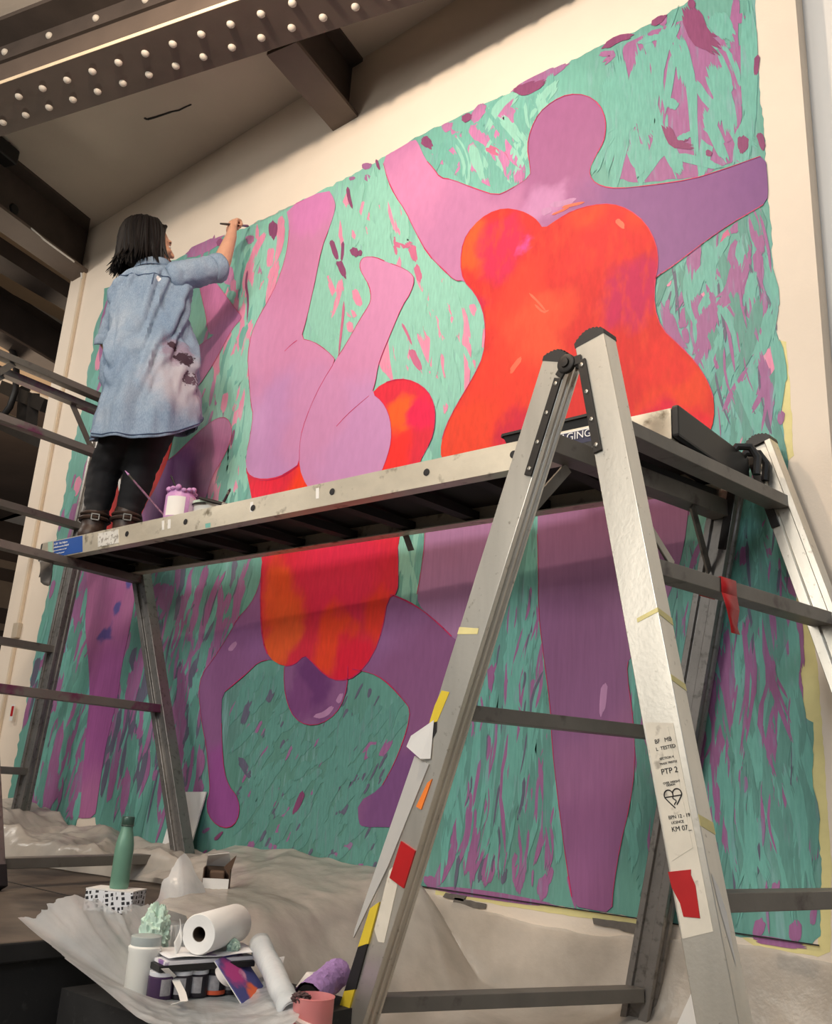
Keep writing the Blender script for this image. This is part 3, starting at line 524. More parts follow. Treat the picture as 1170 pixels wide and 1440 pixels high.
LEGA = [(402, 292), (461, 265), (470, 280), (472, 292), (464, 318), (452, 349), (444, 390), (436, 426), (430, 452), (423, 476), (440, 480), (453, 488), (466, 499), (472, 507), (453, 537), (437, 570), (425, 603), (421, 627), (421, 652), (410, 660), (393, 670), (370, 674), (353, 670), (346, 660), (346, 640), (352, 612), (356, 583), (353, 570), (350, 533), (348, 500), (353, 470), (363, 447), (377, 423), (390, 397), (400, 367), (405, 343), (407, 317)]
LEGB = [(472, 506), (486, 485), (506, 449), (519, 429), (522, 418), (519, 401), (511, 388), (506, 378), (506, 368), (512, 361), (527, 361), (545, 369), (563, 375), (577, 383), (583, 392), (578, 411), (565, 431), (550, 467), (537, 498), (531, 516), (528, 536), (523, 553), (537, 564), (546, 580), (550, 598), (550, 621), (545, 641), (537, 662), (520, 690), (480, 704), (440, 696), (424, 670), (420, 645), (423, 610), (437, 570), (453, 537)]
paint('raised_leg', LEGA, .0056, PINKF, mural); paint('raised_leg', LEGB, .0055, PINKF, mural)
F3P = paint_mat('left_figure_paint', (176, 108, 154), [((290, 420), .4, (202, 122, 170)), ((300, 620), .25, (196, 120, 170)), ((235, 690), .35, (130, 80, 140)), ((160, 850), .16, (172, 100, 150)), ((160, 990), .5, (160, 88, 148)), ((165, 860), .06, (92, 82, 150)), ((150, 890), .07, (90, 74, 140)), ((180, 825), .06, (96, 86, 156))], streak=(8, 8, .7), rot=(0, .3, 0), var=.1)
paint('left_figure_arm', [(262, 372), (280, 400), (284, 420), (289, 440), (293, 470), (303, 470), (278, 487), (240, 520), (200, 560), (220, 600), (276, 548), (304, 505), (320, 474), (330, 458), (339, 449), (339, 443), (330, 433), (317, 415), (305, 399), (290, 380)], .0043, F3P, mural)
paint('left_figure_knee', [(160, 700), (200, 668), (240, 646), (266, 620), (291, 597), (307, 587), (319, 587), (326, 600), (325, 618), (315, 642), (297, 672), (290, 700), (270, 740), (240, 790), (200, 810), (140, 800)], .0043, F3P, mural)
paint('left_figure_dress', [(140, 770), (135, 680), (160, 620), (246, 600), (238, 640), (231, 660), (217, 690), (203, 712), (190, 750)], .0047, REDA, mural)
paint('left_figure_leg', [(120, 790), (122, 815), (123, 835), (120, 864), (120, 889), (125, 937), (126, 983), (120, 1039), (116, 1095), (112, 1144), (109, 1151), (133, 1150), (137, 1125), (144, 1076), (150, 1042), (165, 983), (172, 930), (184, 877), (191, 829), (196, 790)], .0042, F3P, mural)
# outlines drawn round the figures
ol = MB()
def outline(pts, wd=2.0, off=.0062, closed=False):
    q = smooth_poly(pts, 1, closed)
    P = [at_y(x, y, WY - off) for x, y in q]; s = wd / 470
    for i in range(len(P) - 1):
        if (P[i + 1] - P[i]).length > 1e-5:
            k = s * (.7 + .6 * noise.noise(P[i] * 9)); ol.bar(P[i], P[i + 1], .0006, max(.0012, k), V(0, 0, 1) if abs((P[i + 1] - P[i]).normalized().z) < .9 else V(1, 0, 0)) if False else flat_seg(P[i], P[i + 1], max(.0012, k))
def flat_seg(a, b, wd):
    d = (b - a).normalized(); n = V(-d.z, 0, d.x) * wd / 2; e = d * wd * .3
    ol.add([a - e + n, b + e + n, b + e - n, a - e - n], [[0, 1, 2, 3]])
outline(F1body[:9], 2.2); outline(F1body[11:19], 2.2); outline(F1body[20:49], 2.0)
outline(LEGA[4:21], 1.8); outline(LEGA[24:37], 2.0); outline([(420, 477), (410, 484), (397, 497)], 2.2)
outline(LEGB[:12], 2.2); outline(LEGB[11:22], 1.8); outline([(523, 553), (505, 568), (486, 585), (469, 604)], 2.2); outline(LEGB[21:28], 1.6)
outline(RED1[6:18], 2.0); outline(RED1[27:43], 1.6); outline(RED2[9:22], 2.6); outline(RED2[4:9], 4.5); outline(RED2[23:32], 2.4); outline([(346, 655), (347, 668), (356, 672), (370, 676), (393, 672), (412, 661), (422, 652)], 2.4)
outline(ARML[1:24], 1.4); outline(ARML[24:29], 2.2); outline([(545, 835), (560, 840), (574, 846), (594, 858), (618, 878), (640, 900)], 3.4); outline(ARMR[14:24], 2.2); outline(HEAD2[:10], 1.6)
outline(LEG2[1:10], 1.4); outline(LEG2[11:19], 1.2); outline([(598, 740), (596, 775), (590, 815), (585, 842)], 1.6)
outline([(280, 400), (284, 420), (289, 440), (293, 470)], 1.6); outline([(303, 470), (278, 487), (250, 508)], 1.4); outline([(305, 399), (317, 415), (330, 433), (339, 443), (339, 449), (330, 458), (320, 474), (304, 505), (276, 548)], 1.6)
outline([(200, 668), (240, 646), (266, 620), (291, 597), (307, 587), (319, 587), (326, 600), (325, 618), (315, 642), (297, 672), (290, 700)], 1.8)
outline([(48 / 4 + 350, 310), (355, 316), (390, 299), (440, 275)], .1)
ol.build('crimson_outlines', LINE, mural, smooth=0, kind='stuff')
hs, hs2 = MB(), MB()
for pts, wd in (([(744, 412), (758, 426), (768, 438)], 3), ([(752, 428), (764, 440), (772, 436)], 3), ([(866, 308), (880, 322)], 6), ([(735, 500), (720, 520), (716, 526)], 5), ([(790, 292), (822, 284)], 4), ([(776, 302), (800, 292)], 3)): stroke(hs, pts, wd, .0053)
for pts, wd in (([(322, 916), (328, 908), (335, 900)], 5), ([(440, 1010), (458, 1004), (474, 990)], 6), ([(474, 990), (482, 972)], 5), ([(770, 290), (800, 284), (812, 280)], 6), ([(850, 960), (846, 1010)], 7), ([(760, 300), (776, 294)], 7)): stroke(hs2, pts, wd, .0047)
hs.build('salmon_strokes', paint_mat('salmon_stroke', (232, 110, 84), var=.1), mural, smooth=0, kind='stuff'); hs2.build('pale_lilac_strokes', paint_mat('pale_lilac_stroke', (186, 136, 176), var=.1), mural, smooth=0, kind='stuff')
# pencil / panel line under the mural, pale masking-tape strips at its edges
MB().bar(at_y(590, 1246, WY - .0064), at_y(1152, 1329.5, WY - .0064), .003, .003).build('panel_joint', INK, mural, smooth=0)
MB().bar(at_y(50, 1164.5, WY - .0012), at_y(200, 1187, WY - .0012), .002, .003).build('panel_joint', INK, mural, smooth=0)
tg = 'pale masking tape around the mural'
def wall_tape(pts, label, m=MTAPE, off=.0012, name='masking_tape', group=tg):
    mb = MB(); paint_into(mb, jag(pts, .8, rnd), off, .001); return tag(mb.build(name, m, None, smooth=0), label, 'tape', group)
wall_tape([(1095, 478), (1105, 480), (1112, 560), (1116, 640), (1106, 650), (1101, 590)], 'faded yellow tape strip beside the upper right edge of the mural', off=.0006)
wall_tape([(1120, 841), (1136, 842), (1150, 940), (1160, 1080), (1169, 1220), (1168, 1338), (1150, 1345), (1060, 1330), (1042, 1318), (1150, 1329), (1154, 1215), (1142, 1097), (1144, 1018), (1131, 1009), (1124, 952)], 'long faded yellow tape strip down the lower right edge of the mural', off=.0006)
wall_tape([(613, 1249), (730, 1266), (870, 1288), (910, 1296), (908, 1304), (800, 1288), (700, 1272), (612, 1258)], 'faded yellow tape strip along the bottom edge, right of the ladder leg', off=.0008)
wall_tape([(52, 1165), (180, 1186), (180, 1196), (100, 1180), (52, 1174)], 'faded yellow tape strip under the bottom left corner of the mural', off=.0010)
for pts, lb_ in (([(626, 1255), (655, 1259), (651, 1267), (622, 1262)], 'small grey tape scrap under the mural, nearest the ladder leg'), ([(640, 1262), (684, 1271), (682, 1278), (634, 1275)], 'long grey tape scrap stuck under the mural edge'), ([(833, 1291), (905, 1300), (904, 1318), (870, 1307), (835, 1300)], 'crumpled brown tape strip hanging below the mural right of the ladder'), ([(470, 1228), (530, 1242), (531, 1250), (500, 1246)], 'torn dark tape strip at the mural edge, left of the ladder leg'), ([(1093, 1340), (1150, 1352), (1148, 1376), (1094, 1362)], 'smoky tape patch on the wall at the lower right')):
    wall_tape(pts, lb_, GTAPE, .006, 'cloth_tape', None)
wall_tape([(410, 1236), (440, 1244), (470, 1244), (486, 1236), (492, 1244), (480, 1254), (455, 1256), (430, 1248), (412, 1246)], 'turquoise-daubed tape flap under the mural edge', TEAL2, .007, 'painted_tape', None)

# ------------------------------------------------------------------ the two trestles and the plank between them
def bx(P0, th):
    e = V(math.cos(th), -math.sin(th), 0); r = V(math.sin(th), math.cos(th), 0)
    return lambda ee, zz, rr=0: P0 + e * ee + r * rr + V(0, 0, zz), e, r
SW, SD = .080, .052                                               # stile face width and depth
def stile_prof(inner):
    """flat front, grooved inner side; inner = +1 groove on +a side"""
    w2 = SW / 2; s = inner
    p = [(-w2 * s, 0), (w2 * s, 0), (w2 * s, .015), ((w2 - .006) * s, .017), ((w2 - .006) * s, .023), (w2 * s, .025), (w2 * s, .032), ((w2 - .006) * s, .034), ((w2 - .006) * s, .043), (w2 * s, .045), (w2 * s, SD), (-w2 * s, SD)]
    return p if s > 0 else p[::-1]
def stile_prof_far(inner):
    """open channel facing the camera side: two lips on the front"""
    w2 = SW / 2; s = inner
    p = [(-w2 * s, 0), (-.022 * s, 0), (-.020 * s, .010), (.012 * s, .010), (.014 * s, 0), (w2 * s, 0), (w2 * s, .014), ((w2 - .006) * s, .016), ((w2 - .006) * s, .034), (w2 * s, .036), (w2 * s, SD), (-w2 * s, SD)]
    return p if s > 0 else p[::-1]
def stile(t, F, e, r, ztop, etop, zbot, ebot, rr, m, inner, prof=stile_prof, name='stile'):
    a, b = F(ebot, zbot, rr), F(etop, ztop, rr); d = (b - a).normalized(); ax = r.cross(d).normalized()
    if ax.dot(e) < 0: ax = -ax
    o = MB().prism(prof(inner), a, b, ax, r).build(name, m, t, smooth=30, bevel=.0015)
    # black rounded end cap, serrated grip on top
    k = MB(); n = 9; pr = []
    for i in range(n + 1):
        x = -SW / 2 - .001 + (SW + .002) * i / n; pr.append((x, .004 + .022 * math.sin(math.pi * (i + .6) / (n + 1.2))))
    poly = [(-SW / 2 - .001, -.004)] + pr + [(SW / 2 + .001, -.004)]
    k.prism(poly, b - r * .001, b + r * (SD + .002), ax, d)
    for i in range(1, n): k.box(b + ax * pr[i][0] + d * pr[i][1] + r * SD / 2, .0028, SD / 2, .0022, ax, r, d)
    k.build('end_cap', BLACK, o, smooth=0)
    f = MB(); f.prism([(-SW / 2 - .003, -.003), (SW / 2 + .003, -.003), (SW / 2 + .003, SD + .003), (-SW / 2 - .003, SD + .003)], a - d * .002, a + d * .07, ax, r)
    f.build('rubber_foot', BLACK, o, smooth=0, bevel=.003)
    return o, ax, d, a, b
def rung(t, A, B, m, wd=.055, ht=.034, name='rung'):
    d = (B - A).normalized(); x = d.cross(V(0, 0, 1)).normalized(); w2, h2 = wd / 2, ht / 2
    return MB().prism([(-w2, -h2), (w2, -h2), (w2, h2), (-w2, h2)], A, B, x, V(0, 0, 1)).build(name, m, t, smooth=0, bevel=.0015)
def rivets(mb, pts, n, rad=.006, h=.003):
    for p in pts: mb.lathe([(rad, 0), (rad * .8, h * .7), (rad * .3, h)], p, n, 10)
lin = lambda e0, s, z0: (lambda z: e0 + s * (z - z0))
Lr = .766

# --- right trestle
P0 = V(-1.045, 1.702, CZ); th = math.radians(4.3); F, E_, R_ = bx(P0, th)
tr = thing('trestle', 'tall aluminium trestle ladder nearest the camera at the right, with red tape', 'ladder', P0 * 1 - V(0, 0, CZ))
zb = -.698
NLc, NRc = lin(-.020, .366, 1.0), lin(.0795, -.190, 1.02)
FLc, FRc = lin(-.0135, .2217, .70), lin(.134, -.280, .988)
sNL, axL, dL, aL, bL = stile(tr, F, E_, R_, 1.005, NLc(1.005), zb, NLc(zb), 0, ALU, 1)
sNR, axR, dR, aR, bR = stile(tr, F, E_, R_, 1.030, NRc(1.030), zb, NRc(zb), 0, ALU, -1)
sFL, _, _, _, _ = stile(tr, F, E_, R_, .955, FLc(.955), zb, FLc(zb), Lr, ALUD, 1, stile_prof_far)
sFR, axF, dF, aF, bF = stile(tr, F, E_, R_, 1.000, FRc(1.000), zb, FRc(zb), Lr, ALU, -1, stile_prof_far)
for z, ht in ((.820, .050), (.180, .034), (-.497, .034)): rung(tr, F(NLc(z), z, SD - .004), F(FLc(z), z, Lr + .004), RUNGM, ht=ht)
for z in (.812, .478, -.168): rung(tr, F(NRc(z), z, SD - .004), F(FRc(z), z, Lr + .004), RUNGM)
# hinge plates: riveted black straps meeting at a pivot
piv = F(.018, .982, -.004)
for ax, d, a, b, ins, L, nm in ((axL, dL, aL, bL, .028, .245, 'hinge_strap'), (axR, dR, aR, bR, -.028, .245, 'hinge_strap')):
    top = b + ax * ins - d * .045; bot = top - d * L; n = -R_
    x = ax * .011
    m = MB(); P = [top + x, top - x, bot - x, bot + x]; m.add([p + n * .0005 for p in P] + [p + n * .006 for p in P], [[0, 1, 2, 3], [4, 5, 6, 7], [0, 1, 5, 4], [1, 2, 6, 5], [2, 3, 7, 6], [3, 0, 4, 7]])
    m.bar(top + n * .003 + d * .003, piv + n * .002, .024, .006, R_)
    o = m.build(nm, BLKM, tr, smooth=0, bevel=.0015)
    rm = [top + (bot - top) * t + n * .006 for t in (.06, .36, .66, .93)]
    for p in rm: rivets(q := MB(), [p], n); q.build('rivet', BOLT, o)
MB().lathe([(.024, -.004), (.024, .006), (.021, .008), (.012, .008), (.011, .013), (.0005, .014)], piv, -R_, 20).build('hinge_pivot', BLKM, tr)
piv2 = F(.045, .965, Lr - .004)
MB().lathe([(.024, -.004), (.024, .006), (.012, .008), (.011, .013), (.0005, .014)], piv2, -R_, 20).build('hinge_pivot', BLKM, tr)
for ax, d, b, ins in ((E_, (F(FLc(.955), .955) - F(FLc(0), 0)).normalized(), F(FLc(.955), .955, Lr), .028), (axF, dF, bF, -.028)):
    top = b + ax * ins - d * .03; MB().bar(top - R_ * .004, top - d * .23 - R_ * .004, .022, .006, R_).build('hinge_strap', BLKM, tr, smooth=0)
pa0, pa1 = lerp(F(NLc(.82), .845, SD), F(FLc(.82), .845, Lr), .36), lerp(F(NLc(.82), .845, SD), F(FLc(.82), .845, Lr), .94)
MB().bar(pa0 + V(0, 0, .0115), pa1 + V(0, 0, .0115), .04, .021).build('rubber_pad', BLACK, tr, smooth=0)
# gussets under the top left rung and a locking bar under the right one
for s0, s1, c in ((.16, .055, NLc), (Lr - .16, Lr - .002, FLc)):
    MB().bar(F(c(.80), .792, s0), F(c(.64), .64, s1), .03, .006, E_).build('brace', RUNGM, tr, smooth=0)
MB().bar(F(NRc(.55) + .03, .56, SD), F(NRc(.50) + .036, .492, .115), .022, .006, E_).build('locking_bar', BOLT, tr, smooth=0, bevel=.002)
# stuck-on tapes and labels (positions along the front faces)
def on_face(a, ax, d, u, s, off): return a + d * s + ax * u - R_ * off
def face_patch(t, name, m, a, ax, d, pts, off=.0012, label=None):
    P = [on_face(a, ax, d, u, s, off) for u, s in pts]; n = len(P); Q = [p + R_ * (off - .0001) for p in P]
    mb = MB().add(P + Q, [list(k) for k in tessellate_polygon([P])] + [[i, (i + 1) % n, n + (i + 1) % n, n + i] for i in range(n)])
    o = mb.build(name, m, t, smooth=0)
    if label: o['label'] = label
    return o
def s_at(py, a, d, ax, u, px):                                      # distance up a stile where it passes image height py
    best = None
    for i in range(400):
        p = a + d * (i * .0045) + ax * u; v = p - V(0, 0, CZ); y = 720 - 1275.5 * v.dot(UP) / -v.dot(BK)
        if best is None or abs(y - py) < best[0]: best = (abs(y - py), i * .0045)
    return best[1]
h = SW / 2
sR = lambda py, u=0: s_at(py, aR, dR, axR, u, 0)
sL = lambda py, u=0: s_at(py, aL, dL, axL, u, 0)
face_patch(sNR, 'label_patch', CREAMP, aR, axR, dR, [(-h + .006, sR(1010)), (.026, sR(1020)), (.026, sR(1310)), (-h + .004, sR(1318))], .0008, 'worn cream label area')
face_patch(sNR, 'label_plate', CREAMP, aR, axR, dR, [(-h + .010, sR(1018)), (.014, sR(1024)), (.018, sR(1195)), (-h + .012, sR(1208))], .0014, 'scuffed pale label')
face_patch(sNR, 'red_tape', RED, aR, axR, dR, [(-h - .001, sR(1222)), (.006, sR(1222)), (.004, sR(1232)), (.009, sR(1245)), (.006, sR(1290)), (-h + .014, sR(1288)), (-h + .012, sR(1268)), (-h + .001, sR(1245))], .002, 'red tape on the right leg')
for body, py, sz, u in (('BF   MB', 1044, .0115, -.020), ('L  TESTED', 1054, .0095, -.020), ('SECTION 4', 1066, .0062, -.016), ('TRADE TRESTLE', 1075, .0052, -.018), ('PTP 2', 1088, .0150, -.018), ('OVER WEIGHT', 1100, .0054, -.018), ('DESIGN', 1105, .0054, -.012), ('BPN 12 - 19', 1150, .0090, -.020), ('LICENCE', 1158, .0066, -.016), ('KM 07_', 1170, .0125, -.018)):
    p = on_face(aR, axR, dR, u, sR(py), .0018); text(body, 'print', p, axR, dR, sz, INK, sNR)
# heart-shaped certification mark
hm = MB(); hc = on_face(aR, axR, dR, -.002, sR(1121), .0018)
def hp(x, y): return hc + axR * x * .0155 + dR * y * .0155
arc = lambda cx, cy, r, a0, a1: [hp(cx + r * math.cos(math.radians(a0 + (a1 - a0) * i / 14)), cy + r * math.sin(math.radians(a0 + (a1 - a0) * i / 14))) for i in range(15)]
hm.tube(arc(-.58, .42, .60, 0, 205) + [hp(-.62, -.45), hp(.0, -1.15)], .0012, 5); hm.tube(arc(.58, .42, .60, 180, -25) + [hp(.62, -.45), hp(.30, -.80)], .0012, 5)
hm.tube([hp(-1.12, .22), hp(0, .22)], .0011, 5); hm.tube([hp(0, .22), hp(1.12, .22)], .0011, 5); hm.tube([hp(0, .42), hp(0, .22), hp(-.10, .02), hp(.02, -.12), hp(.28, -.30), hp(.26, -.48), hp(.02, -.66), hp(-.02, -.80)], .0011, 5)
hm.build('heart_mark', INK, sNR, smooth=0, kind='stuff')
for py, u0, u1 in ((866, -h, h), ):
    face_patch(sNR, 'masking_tape', MTAPE, aR, axR, dR, [(-.01, sR(868)), (h, sR(862)), (h, sR(867)), (-.01, sR(873))], .001)
for py, hh in ((862, .014), (955, .012), (1160, .02)):                # tape wrapped on the outer flange
    s = sR(py, h); q = MB(); P = [aR + dR * (s + k) + axR * (h + .0008) + R_ * y for k, y in ((0, 0), (hh, 0), (hh - .014, SD), (-.016, SD))]
    q.add(P + [p - axR * .0006 for p in P], [[0, 1, 2, 3], [4, 5, 6, 7], [0, 1, 5, 4], [1, 2, 6, 5], [2, 3, 7, 6], [3, 0, 4, 7]]); q.build('masking_tape', MTAPE, sNR, smooth=0)
q = MB(); P = [aR + dR * sR(py, h) + axR * (h + .0008) + R_ * y for py, y in ((1228, .006), (1246, .022), (1285, .034), (1360, .030), (1310, .018), (1268, .010))]
q.add(P + [p - axR * .0006 for p in P], [[0, 1, 2, 3, 4, 5], [11, 10, 9, 8, 7, 6]]); q.build('white_paint_smear', WHITE, sNR, smooth=0)
# left near leg: hazard tape, peeling white paper, stickers
face_patch(sNL, 'masking_tape', MTAPE, aL, axL, dL, [(-h, sL(888)), (.02, sL(880)), (.022, sL(888)), (-h, sL(898))], .001)
face_patch(sNL, 'yellow_tape', YEL, aL, axL, dL, [(-h - .001, sL(1000)), (-h + .006, sL(978)), (-h + .032, sL(974)), (-h + .022, sL(1018)), (-h - .001, sL(1026))], .001)
face_patch(sNL, 'black_tape', INK, aL, axL, dL, [(-h - .001, sL(1026)), (-h + .022, sL(1018)), (-h + .030, sL(1030)), (-h + .012, sL(1070)), (-h - .001, sL(1075))], .0012)
P = [on_face(aL, axL, dL, u, sL(py), o) for u, py, o in ((-h + .012, 1018, .002), (-h + .040, 1068, .004), (-h + .020, 1072, .016), (-h - .022, 1064, .030), (-h - .022, 1050, .026))]
MB().add(P, [[0, 1, 2], [0, 2, 3, 4]]).build('peeling_paper', WHITE, sNL, smooth=0, solid=.0012)
face_patch(sNL, 'paper_strip', mat('grey_paper', (186, 184, 180), .7, var=.03), aL, axL, dL, [(-h - .012, sL(1074)), (-h + .040, sL(1074)), (-h + .012, sL(1225)), (-h - .026, sL(1340)), (-h - .030, sL(1330))], .004)
face_patch(sNL, 'orange_sticker', ORANGE, aL, axL, dL, [(.012, sL(1098)), (.022, sL(1090)), (.018, sL(1134)), (.000, sL(1134))], .003)
face_patch(sNL, 'red_tape', RED, aL, axL, dL, [(-.012, sL(1187)), (h, sL(1187)), (h, sL(1238)), (-.012, sL(1238))], .0045, 'red tape on the left leg')
face_patch(sNL, 'cream_paint_patch', CREAMP, aL, axL, dL, [(-h + .018, sL(1230)), (-.014, sL(1222)), (.016, sL(1240)), (h - .01, sL(1316)), (.012, sL(1322)), (-.012, sL(1312))], .0014)
for k, (y0, y1, m) in enumerate(((1275, 1332, YEL), (1332, 1394, INK), (1394, 1470, YEL))):
    face_patch(sNL, 'hazard_tape', m, aL, axL, dL, [(-h - .002, sL(y0 + 14)), (-h + .020 + .004 * k, sL(y0)), (-h + .026 + .004 * k, sL(y1)), (-h - .002, sL(y1 + 14))], .005)
# red tape looped over the second right rung
z = .478; rc = lerp(F(NRc(z), z, SD), F(FRc(z), z, Lr), .37); sd = (F(FRc(z), z, Lr) - F(NRc(z), z, 0)).normalized(); ex = sd.cross(V(0, 0, 1)).normalized(); ex = ex if ex.dot(E_) > 0 else -ex
tm = MB(); U0, U1 = rc - sd * .03, rc + sd * .03
prof = [(-.029, -.018), (-.029, .019), (.029, .019), (.0295, -.018)]
tm.add([p + ex * a + V(0, 0, b) for a, b in prof for p in (U0, U1)], [[i * 2, i * 2 + 1, i * 2 + 3, i * 2 + 2] for i in range(3)])
tl_ = [(.0295, -.018, -.03, .03), (.033, -.05, -.020, .032), (.026, -.085, .004, .030), (.030, -.105, .000, .034)]
tm.add([rc + sd * s + ex * a + V(0, 0, b) for a, b, s0, s1 in tl_ for s in (s0, s1)], [[i * 2, i * 2 + 1, i * 2 + 3, i * 2 + 2] for i in range(3)])
o = tm.build('red_tape', RED, tr, smooth=30, solid=.001); o['label'] = 'red tape tail looped over the rung'

# --- left trestle (its near legs stand outside the picture)
P1 = V(-3.70, 2.33, CZ); th1 = math.radians(-3.7); G, EL, RL = bx(P1, th1)
tl2 = thing('trestle', 'paint-flecked trestle ladder standing on the dark platform, under the painter', 'ladder', V(-3.7, 2.33, ZP))
Ac, Bc = lin(-.596, .075, .78), lin(.060, -.455, .73)
zf = ZP - CZ + .001; nr = -.78
stile(tl2, G, EL, RL, 1.90, Ac(1.90), zf, Ac(zf), -SD / 2, ALUD, 1, stile_prof_far); stile(tl2, G, EL, RL, 1.92, Bc(1.92), zf, Bc(zf), -SD / 2, ALUD, -1, stile_prof_far)
stile(tl2, G, EL, RL, 1.90, Ac(1.90), zf, Ac(zf), nr - SD, ALUD, 1); stile(tl2, G, EL, RL, 1.92, Bc(1.92), zf, Bc(zf), nr - SD, ALUD, -1)
for z in (1.80, 1.18, .55, -.035): rung(tl2, G(Ac(z), z, nr - .01), G(Ac(z), z, -.02), RUNGP if z > 1.5 else RUNGM)
for z in (1.845, 1.48, .850, .26, -.32): rung(tl2, G(Bc(z), z, nr - .01), G(Bc(z), z, -.02), RUNGP if z in (1.48, .26) else RUNGM)
for c, z0, s0, s1 in ((Ac, 1.785, -.2, -.03), (Ac, 1.785, nr + .2, nr + .02), (Bc, 1.83, nr + .2, nr + .02)): MB().bar(G(c(z0), z0, s0), G(c(z0 - .2), z0 - .2, s1), .03, .006, EL).build('brace', RUNGM, tl2, smooth=0)
MB().bar(G(Bc(-.3), -.31, -.16), G(Bc(-.39), -.385, -.03), .03, .006, EL).build('brace', RUNGM, tl2, smooth=0)

# --- plank (staging board): two silver rails, cross members, black-bottomed deck, end caps
n0, n1 = V(-3.86, 1.905, CZ), V(-.905, 1.995, CZ); k0, k1 = V(-3.80, 2.292, CZ), V(-.895, 2.425, CZ)
zt, zl = .950, .868
plank = thing('staging_board', 'long aluminium staging plank bridging the two trestles, dark underneath', 'plank', (n0 + k1) / 2 + V(0, 0, zl))
dn = (n1 - n0).normalized(); dk_ = (k1 - k0).normalized(); nn = V(-dn.y, dn.x, 0)
def rail(a, b, side):
    x = V(-(b - a).normalized().y, (b - a).normalized().x, 0) * side
    pr = [(0, zl), (.045, zl), (.045, zl + .004), (.005, zl + .004), (.005, zt - .005), (.03, zt - .005), (.03, zt), (0, zt)]
    o = MB().prism(pr if side > 0 else pr[::-1], a, b, x, V(0, 0, 1)).build('rail', RAIL, plank, smooth=0); return o, x
rn, xn = rail(n0, n1, 1); rf, xf = rail(k0, k1, -1)
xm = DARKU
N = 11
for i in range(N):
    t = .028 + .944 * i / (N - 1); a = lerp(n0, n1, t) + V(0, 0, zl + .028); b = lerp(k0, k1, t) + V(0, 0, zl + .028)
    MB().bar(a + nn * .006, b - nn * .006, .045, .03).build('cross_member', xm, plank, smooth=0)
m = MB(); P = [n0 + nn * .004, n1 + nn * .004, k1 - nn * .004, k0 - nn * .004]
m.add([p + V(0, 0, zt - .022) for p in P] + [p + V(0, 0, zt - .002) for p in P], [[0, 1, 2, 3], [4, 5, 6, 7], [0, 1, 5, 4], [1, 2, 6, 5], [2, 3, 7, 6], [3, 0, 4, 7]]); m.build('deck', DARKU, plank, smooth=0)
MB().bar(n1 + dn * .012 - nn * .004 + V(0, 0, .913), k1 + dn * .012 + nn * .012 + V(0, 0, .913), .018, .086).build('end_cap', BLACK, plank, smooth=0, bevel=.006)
MB().bar(n0 - dn * .006 + V(0, 0, .909), k0 - dn * .006 + V(0, 0, .909), .016, .084).build('end_cap', BLACK, plank, smooth=0, bevel=.004)
# grip loops at the right end
for t in (.86, 1.0):
    c = lerp(n1, k1, t) + dn * .03 + V(0, 0, .93); MB().tube([c + V(-.03, -.02, 0), c + V(-.01, -.01, .03), c + V(.02, .01, .03), c + V(.035, .02, 0), c + V(.03, .02, -.05)], .011, 8).build('grip_loop', BLACK, plank)
for px in (178, 259, 353, 464, 597, 720):                            # bolt holes along the near rail
    py = 739 - (px - 178) * .2; p = at_y(px, py, 1.905 + .09 * (px - 60) / 880 - .0005); p.z = CZ + .912 + .0
    tt = (p - n0).dot(dn); p = n0 + dn * tt + V(0, 0, .912) - nn * .0008
    MB().lathe([(.0115, 0), (.0115, .001), (.009, .0016), (.0005, .0012)], p, -nn, 14).build('bolt_hole', INK, rn)
def rail_patch(name, m, px0, px1, z0, z1, off=.0012, label=None):
    def pt(px, z):
        d = ray(px, 0); best = None
        for i in range(1200):
            q = n0 + dn * (i * .0025) + V(0, 0, z); v = q - V(0, 0, CZ); x = 585 + 1275.5 * v.dot(RT) / -v.dot(BK)
            if best is None or abs(x - px) < best[0]: best = (abs(x - px), q)
        return best[1] - nn * off
    P = [pt(px0, z0), pt(px1, z0), pt(px1, z1), pt(px0, z1)]
    o = MB().add(P + [p + nn * (off - .0002) for p in P], [[0, 1, 2, 3], [4, 5, 6, 7], [0, 1, 5, 4], [1, 2, 6, 5], [2, 3, 7, 6], [3, 0, 4, 7]]).build(name, m, rn, smooth=0)
    if label: o['label'] = label
    return o, P
o, P = rail_patch('blue_sticker', BLUE, 76, 116, zl + .004, zt - .004, label='blue printed sticker at the left end')
ux = (P[1] - P[0]).normalized()
for k, (b_, s_) in enumerate((('A DR  Tele Helpers', .0135), ('safeladderstandsandhelpful', .0115), ('inspect tower before use load', .009), ('stand level on firm ground', .009), ('return after hire period', .008))):
    text(b_, 'print', P[3] + ux * .008 - V(0, 0, .018 + k * .0145) - nn * .001, ux, V(0, 0, 1), s_, SIGNW, rn)
rail_patch('white_sticker', mat('worn_white_sticker', (212, 210, 204), .7, var=.05, col2=(150, 144, 136), cov=(.52, .6), scale2=70), 138, 167, zl + .012, zt - .010, label='worn white sticker')
rail_patch('pale_green_tape', mat('pale_green_tape', (150, 184, 166), .6, var=.1), 68, 74, zl, zt, .0016, 'strip of pale green tape')
for z0, z1, m, o_ in ((zl - .0, zt - .012, BLACK, .0014), (zl + .036, zt - .010, mat('dark_blue_label', (34, 36, 74), .5), .0020), (zt - .009, zt - .006, SIGNW, .0024), (zl + .016, zl + .019, SIGNW, .0024)):
    o, P = rail_patch('dark_label', m, 752, 884, z0, z1, o_)
    if m is not SIGNW and z0 > zl + .02: PL = P
ux = (PL[1] - PL[0]).normalized(); text('STAGING', 'print', PL[0] + ux * .050 + V(0, 0, .014) - nn * .0024, ux, V(0, 0, 1), .030, SIGNW, rn)
